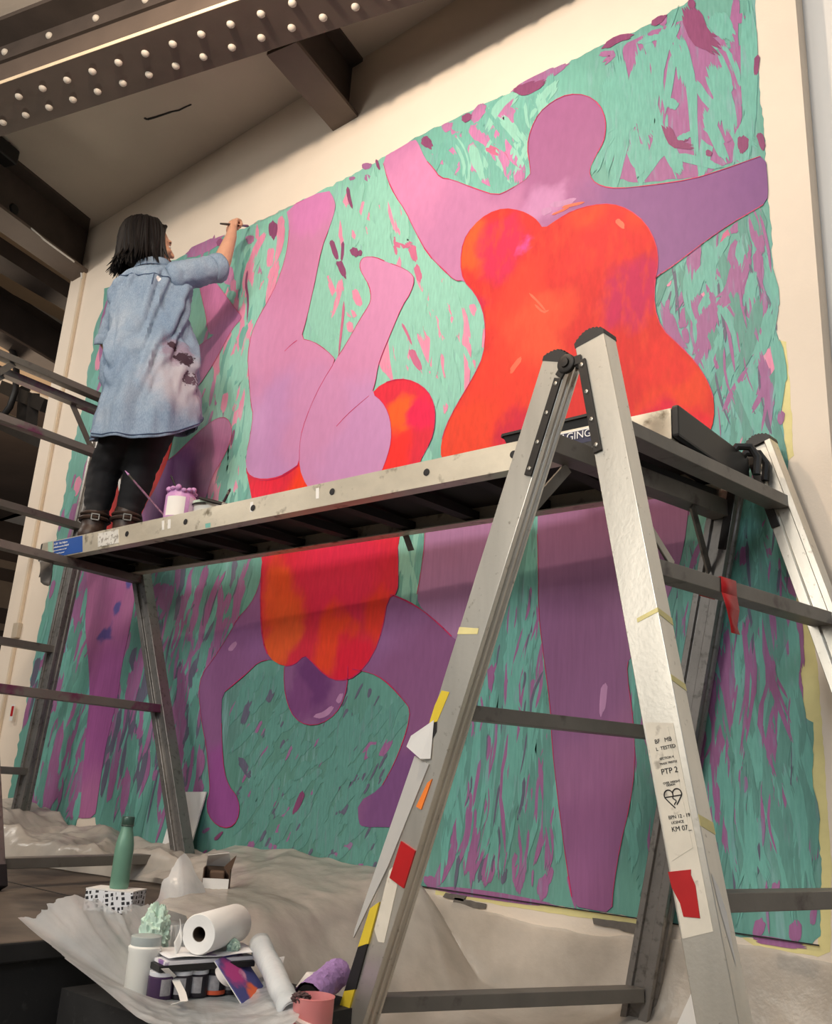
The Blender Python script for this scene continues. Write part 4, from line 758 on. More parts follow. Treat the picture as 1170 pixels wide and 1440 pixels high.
for px0, px1 in ((236, 240), (228, 231), (352, 356), (444, 449)): rail_patch('white_paint_drip', WHITE, px0, px1, zl + .03, zt - .014, .0009)
rail_patch('teal_paint_spot', TEAL2, 289, 296, zl + .003, zl + .02, .0009)
# torn grey tape hanging at the plank's left corner
c = n0 + V(.10, -.01, zl - .006); rg = MB()
def rag(u, v): return c + V(-.04 + .10 * u + .02 * v + .012 * math.sin(7 * u + 3 * v), -.02 + .012 * math.sin(9 * u), -.10 * v * (1 - .25 * math.sin(5 * u + 1)) - .004)
tag(rg.grid(rag, 8, 6).build('cloth_tape', GTAPE, None, solid=.002), 'torn grey tape hanging from the left end of the plank', 'tape')
c = n0 + dn * 1.77 + nn * .40 + V(0, 0, zl - .004)
tag(MB().grid(lambda u, v: c + V(.03 * u + .03 * v, -.004 * u, -.06 * v), 3, 3).build('cloth_tape', GTAPE, None, solid=.002), 'small dark tape tail hanging under the middle of the plank', 'tape')

# ------------------------------------------------------------------ the painter
SKIN = mat('skin', (206, 156, 130), .55, var=.06, scale=14)
HAIR = mat('black_brown_hair', (17, 13, 13), .6, var=.35, scale=30, stretch=(1, 1, .2), spec=.25)
LEGG = mat('black_leggings', (17, 17, 21), .8, var=.2, scale=30)
BOOT = mat('brown_leather_boot', (54, 38, 30), .5, var=.25, scale=18, bump=.1, bscale=60)
def cap(mb, a, b, ra, rb, seg=14):
    a, b = Vector(a), Vector(b); mb.tube([a, lerp(a, b, .5), b], [ra, (ra + rb) / 2, rb], seg); mb.ball(a, ra, seg=seg); mb.ball(b, rb, seg=seg)
def chain(mb, pts, rs, seg=14):
    for i in range(len(pts) - 1): cap(mb, pts[i], pts[i + 1], rs[i], rs[i + 1], seg)
def remesh(mb, name, m, parent, vox, smooth_it=4, fn=None):
    o = mb.build(name + '_src', m, None, smooth=0)
    r = o.modifiers.new('r', 'REMESH'); r.mode = 'VOXEL'; r.voxel_size = vox
    s = o.modifiers.new('s', 'SMOOTH'); s.factor = .5; s.iterations = smooth_it
    dg = bpy.context.evaluated_depsgraph_get(); me = bpy.data.meshes.new_from_object(o.evaluated_get(dg)); me.name = name
    src = o.data; bpy.data.objects.remove(o); bpy.data.meshes.remove(src)
    if fn:
        for v in me.vertices: v.co = fn(v.co.copy(), v.normal.copy())
    me.shade_smooth(); q = bpy.data.objects.new(name, me); COL.objects.link(q)
    if parent: q.parent = parent; q.matrix_parent_inverse = parent.matrix_world.inverted()
    return q
Uh = V(.494, .87, 0).normalized(); Vh = V(-Uh.y, Uh.x, 0)          # Uh: across the view, Vh: away from the viewer
up = V(0, 0, 1)
rt = (Uh * .77 - Vh * .64).normalized(); fw_ = up.cross(rt)        # her right and her front (towards the wall)
HC = at_y(213, 345, 2.10); hf = (Uh * .93 + Vh * .30 + up * .10).normalized(); hl = up.cross(hf).normalized(); hu = hf.cross(hl)
def H(f, l, u): return HC + hf * f + hl * l + hu * u
shR, shL = at_y(246, 386, 2.15), at_y(172, 412, 2.05)
elR, wrR = at_y(308, 379, 2.33), at_y(325, 333, 2.385)
elL, wrL = at_y(153, 482, 2.06), at_y(166, 508, 2.20)
hipR, hipL = at_y(222, 582, 2.14), at_y(184, 592, 2.06)
knR, knL = at_y(198, 660, 2.15), at_y(146, 664, 2.06)
anR, anL = at_y(178, 730, 2.14), at_y(133, 733, 2.06)
b = MB()
nb = at_y(212, 392, 2.10); chest = at_y(210, 440, 2.10); waist = at_y(208, 515, 2.10); pel = at_y(204, 575, 2.10)
b.ball(chest, .11, .06, .13, rt, fw_, up); b.ball(waist, .115, .08, .16, rt, fw_, up); b.ball(pel, .14, .10, .10, rt, fw_, up)
cap(b, chest, waist, .08, .08); cap(b, waist, pel, .08, .09); cap(b, chest, nb, .055, .05); cap(b, nb, H(-.01, 0, -.05), .055, .052)
cap(b, nb - up * .07, lerp(shR, elR, .3), .03, .035); cap(b, nb - up * .06, shL - up * .03, .035, .04)
chain(b, [lerp(shR, elR, .3), elR, lerp(elR, wrR, .3), wrR], [.040, .045, .045, .029]); chain(b, [shL - up * .03, elL, lerp(elL, wrL, .3), wrL], [.045, .044, .042, .028])
chain(b, [hipR, knR, lerp(knR, anR, .35), anR], [.085, .062, .060, .040]); chain(b, [hipL, knL, lerp(knL, anL, .35), anL], [.085, .062, .060, .040])
for an in (anR, anL): cap(b, an, V(an.x, an.y, ZF := CZ + zt + .045) + fw_ * .0, .042, .04); cap(b, V(an.x, an.y, ZF), V(an.x, an.y, ZF - .01) + fw_ * .12, .038, .03)
# head: skull, face, jaw, nose, lips, ears
b.ball(H(-.012, 0, .02), .100, .078, .098, hf, hl, hu); b.ball(H(.035, 0, -.022), .060, .062, .085, hf, hl, hu); b.ball(H(.048, 0, -.078), .038, .042, .032, hf, hl, hu)
b.ball(H(.082, 0, -.094), .016, .020, .015, hf, hl, hu); b.ball(H(.080, 0, .028), .018, .05, .016, hf, hl, hu)
chain(b, [H(.092, 0, .012), H(.112, 0, -.026)], [.008, .012]); b.ball(H(.100, .010, -.030), .009); b.ball(H(.100, -.010, -.030), .009)
b.ball(H(.090, 0, -.058), .012, .022, .007, hf, hl, hu); b.ball(H(.087, 0, -.070), .012, .020, .007, hf, hl, hu)
for s in (1, -1): b.ball(H(.062, .042 * s, -.030), .026, .022, .022, hf, hl, hu); b.ball(H(-.012, .078 * s, -.008), .018, .010, .030, hf, hl, hu)
# right hand round the brush
tip = at_y(350, 318, WY - .008); hc = at_y(327, 316, 2.405); bd = (tip - hc).normalized()
hup = (hc - wrR).normalized()
def hand(mb, W, C, d, k, n, s):
    """W wrist, C palm centre, d finger direction, k knuckle line (towards the little finger), n palm normal (curl side)"""
    mb.ball(C, .036, .016, .042, k, n, d); cap(mb, W, C, .028, .024, 12)
    for i, (o, L) in enumerate(((-.030, .040), (-.010, .044), (.010, .041), (.029, .033))):
        p0 = C + k * o + d * (.030 - .004 * abs(i - 1)); p1 = p0 + d * L * .55 + n * L * .75; p2 = p1 + n * L * .35 - d * L * .62; p3 = p2 - d * L * .42 - n * L * .30
        chain(mb, [p0, p1, p2, p3], [.0098, .0090, .0084, .0074], 10)
    t0 = C - k * .026 - d * .014; t1 = t0 - k * .020 + n * .018 + d * .014; t2 = t1 + n * .016 + k * .004 + d * .022; t3 = t2 + k * .012 + d * .014
    chain(mb, [t0, t1, t2, t3], [.014, .0115, .0100, .0085], 10)
kk = (Vh * .5 - Uh * .35 + up * .0).normalized(); kk = (kk - hup * kk.dot(hup)).normalized(); nnm = hup.cross(kk).normalized()
if nnm.dot(Uh) < 0: nnm = -nnm
hand(b, wrR, hc, hup, -kk, nnm, 1)
dL_ = (wrL - elL).normalized(); kL = dL_.cross(up).normalized(); hand(b, wrL, wrL + dL_ * .07, dL_, kL, dL_.cross(kL).normalized(), 1)
person = remesh(b, 'person', SKIN, None, .0055, 3)
tag(person, 'person with black bobbed hair in a blue denim shirt dress, painting on the plank', 'person')
# eyes, brows, mouth
EYEW, EYED, LIP = mat('eye_white', (228, 222, 214), .3), mat('eye_iris', (50, 34, 26), .3), mat('lips', (170, 88, 84), .5)
for s in (1, -1):
    e = MB().ball(H(.076, .031 * s, -.001), .0125, .014, .0085, hf, hl, hu).build('eye', EYEW, person); MB().ball(H(.0855, .031 * s, -.001), .004, .006, .006, hf, hl, hu).build('iris', EYED, e)
    MB().tube([H(.086, .014 * s, .019), H(.088, .032 * s, .024), H(.074, .050 * s, .019)], [.003, .0036, .002], 6).build('eyebrow', HAIR, person)
MB().tube([H(.089, .021, -.063), H(.101, .008, -.060), H(.103, 0, -.061), H(.101, -.008, -.060), H(.089, -.021, -.063)], [.002, .0045, .005, .0045, .002], 8).build('mouth', LIP, person)
# hair: a cap and many locks, bobbed at the collar
hm = MB(); rh = random.Random(3)
hm.ball(H(-.036, 0, .032), .104, .096, .100, hf, hl, hu, 24, 14); hm.ball(H(-.070, 0, -.045), .075, .096, .095, hf, hl, hu, 20, 12)
for i in range(330):
    a = rh.uniform(0, 2 * math.pi); fr = math.cos(a)
    if fr > .30: continue
    d = hf * math.cos(a) + hl * math.sin(a); st = H(-.02 + rh.uniform(-.03, .03), rh.uniform(-.02, .02), .128)
    ln = rh.uniform(.145, .185) if fr < .25 else rh.uniform(.12, .155); wv = rh.uniform(-.018, .018); side = up.cross(d)
    R1 = rh.uniform(.103, .122) + (.012 if fr < -.3 else 0); off = -hf * .028
    P = [st, HC + off + d * (R1 * .72) + hu * .112, HC + off + d * R1 + hu * .045 + side * wv * .4, HC + off + d * (R1 + .004) - hu * .03 + side * wv, HC + off + d * (R1 * 1.0 + rh.uniform(-.006, .014)) - hu * ln * .6 + side * wv * 1.6, HC + off + d * (R1 * .96 + rh.uniform(-.025, .05) + (.02 if fr < -.2 else 0)) - hu * ln + side * wv * 2.4]
    Q = []
    for j in range(len(P) - 1): Q += [lerp(P[j], P[j + 1], t) for t in (0, .5)]
    Q.append(P[-1]); Q = [Q[0]] + [(Q[j - 1] + Q[j] * 2 + Q[j + 1]) / 4 for j in range(1, len(Q) - 1)] + [Q[-1]]
    r0 = rh.uniform(.006, .0115); hm.tube(Q, [r0 * (.6 + .4 * min(1, j / 3)) * (1 if j < len(Q) - 3 else (.75, .45, .12)[j - len(Q) + 3]) for j in range(len(Q))], 5)
for s in (1, -1):
    for k in range(7):
        p = [H(.01 + .004 * k, .03 * s, .122 - .003 * k), H(.040, (.062 + .002 * k) * s, .084), H(.022 - .004 * k, (.088 + .001 * k) * s, .02), H(.012 - .006 * k, .094 * s, -.05), H(.006 - .008 * k, (.088) * s, -.11 - .003 * k)]
        hm.tube(smooth3(p) if False else p, [.006, .010, .010, .009, .002], 6)
hm.build('hair', HAIR, person, smooth=60)
# leggings and boots
l = MB()
l.ball(pel - up * .03, .165, .125, .12, rt, fw_, up)
for hp_, kn, an in ((hipR, knR, anR), (hipL, knL, anL)): chain(l, [hp_, lerp(hp_, kn, .5), kn, lerp(kn, an, .4), an], [.108, .092, .074, .070, .052])
remesh(l, 'leggings', LEGG, person, .009, 5, lambda c, n: c + n * (.004 * noise.noise(V(c.x * 14, c.y * 14, c.z * 40))))
for an in (anR, anL):
    z0 = CZ + zt; s = MB()
    cap(s, V(an.x, an.y, z0 + .165), V(an.x, an.y, z0 + .06), .060, .056); cap(s, V(an.x, an.y, z0 + .055) - fw_ * .02, V(an.x, an.y, z0 + .042) + fw_ * .15, .052, .040); s.ball(V(an.x, an.y, z0 + .04) + fw_ * .16, .042, .05, .038, rt, fw_, up)
    bo = remesh(s, 'boot', BOOT, person, .008, 3, lambda c, n: V(c.x, c.y, max(c.z, z0 + .014)))
    MB().prism([(x * .05 * (1 if y < .1 else .9), y) for x, y in ((-1, -.07), (1, -.07), (1.05, .12), (.6, .205), (-.6, .205), (-1.05, .12))], V(an.x, an.y, z0 + .001), V(an.x, an.y, z0 + .018), rt, fw_).build('sole', BLACK, bo, smooth=0)
    cz = z0 + .128; MB().tube([V(an.x, an.y, cz) + rt * math.cos(t) * .064 + fw_ * math.sin(t) * .064 for t in [i * math.pi / 12 for i in range(25)]], .009, 6).build('strap', BOOT, bo)
    MB().tube([V(an.x, an.y, cz + .022) + rt * math.cos(t) * .062 + fw_ * math.sin(t) * .062 for t in [i * math.pi / 12 for i in range(25)]], .007, 6).build('strap', BOOT, bo)
    bp = V(an.x, an.y, cz) - Vh * .070; q = MB()
    for dx, dz, wx, wz in ((0, .013, .017, .002), (0, -.013, .017, .002), (.016, 0, .002, .014), (-.016, 0, .002, .014)): q.box(bp + Uh * dx + up * dz, wx, .003, wz, Uh, Vh, up)
    q.build('buckle', BOLT, bo, smooth=0)
# denim shirt dress: lofted from tilted rings, hollow, with rolled sleeves
def denim():
    nt = NT('blue_denim'); pos = nt.n('NewGeometry').outputs['Position']
    wv = noise_tex(nt, 420, 2, vec=pos, stretch=(1, 1, .15)); f = noise_tex(nt, 5, 6, vec=pos)
    c = ramp(nt, f, [(.3, srgb((104, 126, 152))), (.5, srgb((128, 147, 168))), (.72, srgb((156, 168, 182)))])
    c = mix(nt, .35, c, ramp(nt, wv, [(.35, srgb((88, 108, 136))), (.65, srgb((160, 178, 200)))]))
    def blob(c, p, r, col, lo, hi, sc_, amt=1.0):
        d = nt.n('VectorMath', operation='DISTANCE'); nt.l(pos, d.inputs[0]); d.inputs[1].default_value = p
        m = nt.n('MapRange', interpolation_type='SMOOTHSTEP'); nt.l(d.outputs['Value'], m.inputs[0]); m.inputs[1].default_value = r; m.inputs[2].default_value = r * .2; m.inputs[3].default_value = 0; m.inputs[4].default_value = 1
        a = nt.n('Math', operation='ADD'); nt.l(m.outputs[0], a.inputs[0]); nt.l(noise_tex(nt, sc_, 8, vec=pos, rough=.65), a.inputs[1])
        hv = nt.n('Math', operation='MULTIPLY'); nt.l(a.outputs[0], hv.inputs[0]); hv.inputs[1].default_value = .5
        k = ramp(nt, hv.outputs[0], [(lo / 2, (0, 0, 0, 1)), (hi / 2, (amt,) * 3 + (1,))]); return mix(nt, k, c, srgb(col))
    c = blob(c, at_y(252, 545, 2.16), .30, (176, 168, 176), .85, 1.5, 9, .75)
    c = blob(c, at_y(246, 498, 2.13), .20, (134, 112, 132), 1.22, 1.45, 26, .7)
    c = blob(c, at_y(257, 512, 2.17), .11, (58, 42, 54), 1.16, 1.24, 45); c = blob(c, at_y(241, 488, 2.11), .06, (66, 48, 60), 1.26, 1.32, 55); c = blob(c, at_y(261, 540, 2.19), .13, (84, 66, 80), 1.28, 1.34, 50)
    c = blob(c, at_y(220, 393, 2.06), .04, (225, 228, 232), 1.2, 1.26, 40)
    nt.l(c, nt.b.inputs['Base Color']); nt.b.inputs['Roughness'].default_value = .85; nt.b.inputs['Specular IOR Level'].default_value = .2
    bp = nt.n('Bump'); bp.inputs['Strength'].default_value = .25; bp.inputs['Distance'].default_value = .004; nt.l(noise_tex(nt, 45, 6, vec=pos), bp.inputs['Height']); nt.l(bp.outputs[0], nt.b.inputs['Normal'])
    return nt.m
DENIM = denim()
rings = [((199, 384), (234, 374), .9), ((186, 392), (246, 376), .75), ((172, 404), (258, 380), .62), ((163, 424), (263, 398), .62), ((160, 450), (264, 428), .64), ((158, 485), (267, 462), .66), ((155, 520), (271, 494), .72), ((151, 555), (273, 525), .76), ((146, 590), (275, 552), .76), ((141, 625), (275, 578), .74)]
RG = []
for (xl, yl), (xr, yr), dp in rings:
    c = at_y((xl + xr) / 2, (yl + yr) / 2, 2.10); k = 1 / 292.; a = (xr - xl) / 2 * k; tz = -(yr - yl) * k
    RG.append((c, a, dp, tz))
def dress(u, v):
    s = v * (len(RG) - 1); i = min(int(s), len(RG) - 2); t = s - i
    def at(i): return RG[max(0, min(len(RG) - 1, i))]
    p0, p1, p2, p3 = at(i - 1), at(i), at(i + 1), at(i + 2)
    def cr(a, b_, c, d): return .5 * ((b_ * 2) + (c - a) * t + (a * 2 - b_ * 5 + c * 4 - d) * t * t + (b_ * 3 - a - c * 3 + d) * t ** 3)
    c = cr(p0[0], p1[0], p2[0], p3[0]); a = cr(p0[1], p1[1], p2[1], p3[1]); dp = lerp(p1[2], p2[2], t); tz = lerp(p1[3], p2[3], t)
    th_ = 2 * math.pi * u; ca, sa = math.cos(th_), math.sin(th_); q = 1.0 / (abs(ca) ** 2.4 + abs(sa) ** 2.4) ** (1 / 2.4)
    x, y = a * ca * q, -a * dp * sa * q
    # folds: diagonal pulls from the raised arm, vertical drapes to the hem
    h = v; f1 = noise.noise(V(ca * 2.2 + h * 3.2, sa * 2.2, h * 5.5 - ca * 2.6)); f2 = noise.noise(V(ca * 5 + 7, sa * 5, h * 1.6)); f3 = noise.noise(V(ca * 7, sa * 7, h * 9 - ca * 6))
    amp = min(1, h * 4) ; d = (.010 * (1 - abs(f1) * 2.2) - .003 + .014 * f2 * h + .003 * (1 - 2 * abs(f3))) * amp
    win = max(0, min(1, (h - .16) * 6, (.92 - h) * 5)); ph = (h * 1.15 + ca * .42 + .16 * noise.noise(V(ca * 2, sa * 2, h * 3 + 4))) * 2 * math.pi
    d += win * (.022 * math.cos(ph * 2.6) ** 3 + .011 * math.cos(ph * 5.3 + 1) ** 3) * (.5 + .5 * noise.noise(V(ca * 1.5 + 3, sa, h * 2.5)) + .35) + .010 * h * h * math.cos(th_ * 9 + 2 * noise.noise(V(ca * 2, sa * 2, h)))
    n = Uh * ca + Vh * (-sa); P = c + Uh * x + Vh * y + up * (tz * ca * .5) + n * d
    P -= up * (.105 * max(0, sa) * max(0, min(1, (h - .55) / .45)) ** 1.5)
    if h > .9: P += up * (.012 * math.sin(th_ * 3 + 1) * (h - .9) * 10)
    return P
dr = MB().grid(dress, 128, 90, closed=True).build('shirt_dress', DENIM, person, smooth=60, solid=.003)
def sleeve(name, a, b_, ra, rb, cuff):
    d = (b_ - a).normalized(); x = d.cross(up).normalized(); y = d.cross(x)
    def fn(u, v):
        t = 2 * math.pi * u; r = ra + (rb - ra) * v + .006 * (1 - 2.4 * abs(noise.noise(V(math.cos(t) * 2, math.sin(t) * 2, v * 6 + ra * 40)))) + .004 * noise.noise(V(math.cos(t) * 4, math.sin(t) * 4, v * 10))
        r *= 1 - .25 * max(0, .12 - v) / .12
        return a + (b_ - a) * v + (x * math.cos(t) + y * math.sin(t)) * r
    s = MB().grid(fn, 32, 28, closed=True).build(name, DENIM, dr, smooth=60, solid=.003)
    def cf(u, v):
        t = 2 * math.pi * u; r = rb + .006 + .006 * math.sin(v * math.pi) + .004 * noise.noise(V(math.cos(t) * 3, math.sin(t) * 3, v * 3 + 5))
        return b_ + d * ((v - .6) * cuff + .01 * math.sin(t * 2 + 1)) + (x * math.cos(t) + y * math.sin(t)) * r
    MB().grid(cf, 32, 8, closed=True).build('cuff', DENIM, dr, smooth=60, solid=.004)
sleeve('sleeve', lerp(shR, shL, .12) - up * .015, lerp(elR, wrR, .06), .074, .060, .055); sleeve('sleeve', lerp(shL, shR, .10) - up * .02, lerp(elL, wrL, .05), .070, .058, .055)
# collar, yoke seam, back pleat
def coll(u, v):
    t = 2 * math.pi * u; c = RG[0][0] + up * .004; r = .070 + .022 * v - .004 * math.cos(t)
    return c + Uh * math.cos(t) * r - Vh * math.sin(t) * r * .92 + up * (.030 * (1 - v * v * 1.6) + RG[0][3] * math.cos(t) * .5)
MB().grid(coll, 40, 5, closed=True).build('collar', DENIM, dr, smooth=60, solid=.004)
SEAM = mat('denim_seam', (74, 92, 120), .9, var=.1)
def dsurf(u, v, o=.004):
    p = dress(u, v); n = (dress(u + .004, v) - dress(u - .004, v)).cross(dress(u, v + .01) - dress(u, v - .01)).normalized(); c = RG[min(9, int(v * 9))][0]
    if n.dot(p - c) < 0: n = -n
    return p + n * o
MB().tube([dsurf(.02 + .46 * i / 24, .285 + .02 * math.sin(i * .26)) for i in range(25)], .0028, 5).build('yoke_seam', SEAM, dr)
MB().tube([dsurf(.25 + .0012 * i, .29 + .012 * i) for i in range(7)], .003, 5).build('back_pleat', SEAM, dr)
MB().tube([dsurf(i / 60., .985) for i in range(61)], .0026, 5).build('hem_seam', SEAM, dr)
# the brush held against the mural's top edge
pb = thing('paint_brush', 'thin dark paint brush held by the painter against the mural\'s top edge', 'brush', hc)
bk = hc - bd * .13
MB().tube([bk, lerp(bk, hc, .5), lerp(hc, tip, .35)], [.0045, .0065, .0055], 8).build('handle', mat('dark_brush_handle', (44, 30, 34), .4), pb)
MB().tube([lerp(hc, tip, .35), lerp(hc, tip, .72)], [.006, .0065], 8).build('ferrule', mat('paint_smeared_ferrule', (128, 92, 132), .4, .3), pb)
MB().tube([lerp(hc, tip, .72), lerp(hc, tip, .9), tip], [.0068, .0075, .002], 8).build('bristles', PLUM, pb)

# ------------------------------------------------------------------ things on the plank
PT = CZ + zt                                                      # plank top height
def pk_on(px, y, z=None):                                         # point on the plank in a picture column
    p = at_y(px, 600, y); return V(p.x, y, PT)
LILAC = mat('lilac_paint', (190, 140, 190), .45, var=.12, scale=20, bump=.3, bscale=30)
def pot(name, label, base, r, h, body, lidm=None, group=None, cat='jar', lab=None, prof=None, axis=up):
    t = thing(name, label, cat, base, group)
    MB().lathe(prof or [(r * .94, 0), (r, .004), (r, h * .82), (r * .86, h * .90), (r * .86, h)], base, axis).build('body', body, t)
    if lidm: MB().lathe([(r * .93, h * .86), (r * .95, h * .87), (r * .95, h * 1.02), (r * .90, h * 1.03), (.0005, h * 1.03)], base, axis).build('lid', lidm, t)
    return t
def wrap_label(t, base, r, z0, z1, ang, span, m, name='label'):
    mb = MB(); x0 = math.atan2(-base.y, -base.x) + ang
    mb.grid(lambda u, v: base + V(math.cos(x0 + (u - .5) * span) * (r + .0008), math.sin(x0 + (u - .5) * span) * (r + .0008), z0 + (z1 - z0) * v), 12, 2); return mb.build(name, m, t)
def tip_at(px, py, y): return at_y(px, py, y)
jb = V(at_y(254, 705, 2.02).x, 2.02, PT)
t = pot('paint_jar', 'lilac paint jar with a dripping rim and white label on the plank', jb, .060, .135, LILAC, None, 'paint pots beside the painter')
wrap_label(t, jb, .060, .02, .10, -.35, 1.3, WHITE); wrap_label(t, jb, .060, .03, .105, .95, .7, mat('pale_pink_print', (220, 190, 214), .6))
q = MB()
for i in range(14):
    a = i * 2 * math.pi / 14; q.ball(jb + V(math.cos(a) * .051, math.sin(a) * .051, .134 + .006 * math.sin(i * 2.3)), .014, .012, .010 + .004 * math.sin(i * 1.7), seg=8, rings=6)
q.build('dripping_rim', LILAC, t, kind='stuff')
tb = V(at_y(299, 703, 2.12).x, 2.12, PT)
t = pot('paint_tub', 'white plastic tub with a green rim beside the lilac jar', tb, .078, .090, mat('white_tub', (214, 214, 206), .5, var=.1), None, 'paint pots beside the painter', 'tub', prof=[(.066, 0), (.068, .003), (.078, .090), (.074, .088), (.064, .012)])
MB().lathe([(.078, .082), (.083, .084), (.083, .094), (.076, .096), (.076, .084)], tb).build('rim', mat('pale_green_rim', (186, 206, 190), .5, var=.2, scale=30), t)
MB().tube([tb + V(math.cos(a) * .084, math.sin(a) * .084, .078) for a in [math.pi * .9 + i * .12 for i in range(22)]], .003, 6).build('wire_handle', BLKM, t)
def loose_brush(label, a, b_, m, tipm, r=.004, fm=None):
    t = thing('paint_brush', label, 'brush', a, None)
    MB().tube([a, lerp(a, b_, .5), lerp(a, b_, .78)], [r * .8, r * 1.2, r], 7).build('handle', m, t); MB().tube([lerp(a, b_, .78), lerp(a, b_, .9)], r * 1.1, 7).build('ferrule', fm or BOLT, t); MB().tube([lerp(a, b_, .9), b_], [r * 1.3, r * .4], 7).build('bristles', tipm, t)
DKH = mat('dark_handle', (58, 36, 48), .5, var=.2)
loose_brush('long pale-flecked brush leaning up from the lilac jar to the painter\'s knee', V(jb.x - .02, 1.985, PT + .012), at_y(176, 662, 2.0), mat('mauve_flecked_handle', (120, 84, 108), .5, var=.4, scale=60), LILAC)
loose_brush('short dark brush standing in the lilac jar', jb + V(.0, .01, .09), at_y(240, 668, 2.00), INK, INK, .0035, INK)
loose_brush('dark brush standing in the white tub, handle pointing up right', tb + V(.045, .0, .05), at_y(324, 687, 2.12), DKH, DKH, .005)
loose_brush('thick dark brush lying across the white tub\'s rim', tb + V(.03, -.085, .097), tb + V(.155, -.03, .06), BLKM, DKH, .007)
# black roller tray
a, c = at_z(707, 626, PT), at_z(862, 594, PT); a = V(a.x, 2.05, PT); x0, x1 = at_y(706, 605, 2.05).x, at_y(853, 578, 2.05).x
t = thing('paint_tray', 'black plastic paint tray on the plank behind the ladder top', 'tray', V((x0 + x1) / 2, 2.17, PT))
m = MB(); o_ = [(x0 + .02, 2.075), (x1 - .02, 2.075), (x1 - .02, 2.29), (x0 + .02, 2.29)]; rim = [(x0, 2.055), (x1, 2.055), (x1, 2.31), (x0, 2.31)]
zz = PT + .001; hz = .062
m.add([V(x, y, zz) for x, y in o_] + [V(x, y, zz + hz) for x, y in rim] + [V(lerp(x, (x0 + x1) / 2, .05), lerp(y, 2.18, .08), zz + hz) for x, y in rim] + [V(lerp(x, (x0 + x1) / 2, .04), lerp(y, 2.18, .06), zz + .005) for x, y in o_],
      [[3, 2, 1, 0]] + [[i, (i + 1) % 4, 4 + (i + 1) % 4, 4 + i] for i in range(4)] + [[4 + i, 4 + (i + 1) % 4, 8 + (i + 1) % 4, 8 + i] for i in range(4)] + [[8 + i, 8 + (i + 1) % 4, 12 + (i + 1) % 4, 12 + i] for i in range(4)] + [[12, 13, 14, 15]])
m.build('body', BLACK, t, smooth=0)
m = MB()
for i in range(4):
    p, q_ = rim[i], rim[(i + 1) % 4]; m.bar(V(*p, zz + hz), V(*q_, zz + hz), .014, .008)
m.build('rim', BLACK, t, smooth=0, kind='stuff')
sq = mat('pale_scribble', (196, 170, 206), .6); sp = lambda u, v: V(x0 + .055 + u * .03, 2.062 - .006 * v + .004, zz + .012 + v * .034)
MB().tube([sp(*p) for p in ((0, 0), (.2, 1), (.7, 1.1), (.8, .7), (.3, .5), (1, 0), (.5, .2), (.2, -.1))], .0016, 5).build('scribble', sq, t)

# ------------------------------------------------------------------ wall fittings, conduit, board, cables
CND = mat('conduit_paint', (214, 196, 172), .6, var=.05)
cx_ = -2.07 * 2.56 + .02
t = thing('conduit', 'slim cream conduit running down the left end of the wall to a small box', 'conduit', V(cx_, WY, 1.4))
MB().box((cx_, WY - .010, (1.42 + ZB) / 2), .012, .010, (ZB - 1.42) / 2).build('trunking', CND, t, smooth=0, bevel=.003)
MB().box((cx_, WY - .014, 1.45), .032, .014, .045).build('box', mat('grey_box', (186, 172, 152), .6), t, smooth=0, bevel=.004)
MB().box((cx_, WY - .010, .98), .010, .010, .40).build('trunking', CND, t, smooth=0, bevel=.003)
sg = thing('warning_sticker', 'tiny red and white sticker on the wall under the conduit box', 'sticker', at_y(17, 1001, WY))
MB().box(at_y(17, 1002, WY - .0225), .018, .001, .045).build('paper', WHITE, sg, smooth=0); MB().box(at_y(17, 1000, WY - .024), .013, .0008, .028).build('red_panel', RED, sg, smooth=0)
cb = MB().tube([at_z(26, 309, ZB + .05), at_z(45, 322, ZB + .01), at_z(62, 337, ZB + .004), at_z(85, 354, ZB + .0), at_z(103, 367, ZB - .002), at_y(110, 374, WY - .04), at_y(114, 380, WY - .022), at_y(115, 392, WY - .022)], .006, 8).build('cable', WHITE)
tag(cb, 'white cable sagging along the brown beam to the conduit', 'cable')
p = at_z(8, 297, ZB + .12); dv = (V(-5.25, WY, 0) - V(-5.03, 1.85, 0)).normalized(); nv = V(-dv.y, dv.x, 0); nv = nv if nv.x > 0 else -nv
t = thing('socket_box', 'white double box with a round black plug on the brown beam', 'socket', p)
MB().box(p + nv * .02, .13, .022, .035, dv, nv, up).build('plate', WHITE, t, smooth=0, bevel=.006); MB().lathe([(.034, 0), (.034, .03), (.028, .036), (.0005, .036)], p + nv * .042 + dv * .0, nv).build('plug', BLACK, t)
p = at_z(2, 212, ZC - .06)
t = thing('camera_housing', 'black camera housing under the plaster ceiling at the left edge', 'camera', p)
MB().box(p, .09, .05, .05, dv, nv, up).build('housing', BLACK, t, smooth=0, bevel=.012); MB().box(p + up * .055, .03, .03, .02).build('mount', BLACK, t, smooth=0)
# black hose and bracket hanging in the next room
t = thing('hose', 'black hose curving down behind the top trestle rungs', 'hose', at_y(22, 520, 2.85))
MB().tube([at_y(x, y, 2.85) for x, y in ((-25, 462), (0, 470), (12, 482), (20, 500), (23, 522), (22, 548), (14, 572), (2, 588))], .026, 10).build('tube', BLACK, t)
t = thing('steel_bracket', 'dark steel bracket with two struts behind the trestle rungs', 'bracket', at_y(45, 600, 3.0))
for (xa, ya, xb, yb, w_) in ((34, 548, 31, 598, .12), (48, 556, 44, 602, .12), (24, 560, 36, 546, .08)): MB().bar(at_y(xa, ya, 3.0), at_y(xb, yb, 3.0), w_ * .7, .07, Vh).build('strut', BLKM, t, smooth=0)
MB().bar(at_y(0, 590, 3.0), at_y(72, 622, 3.0), .14, .14).build('shelf', BLKM, t, smooth=0); MB().bar(at_y(6, 545, 3.0), at_y(66, 572, 3.0), .08, .10).build('top_bar', BLKM, t, smooth=0)
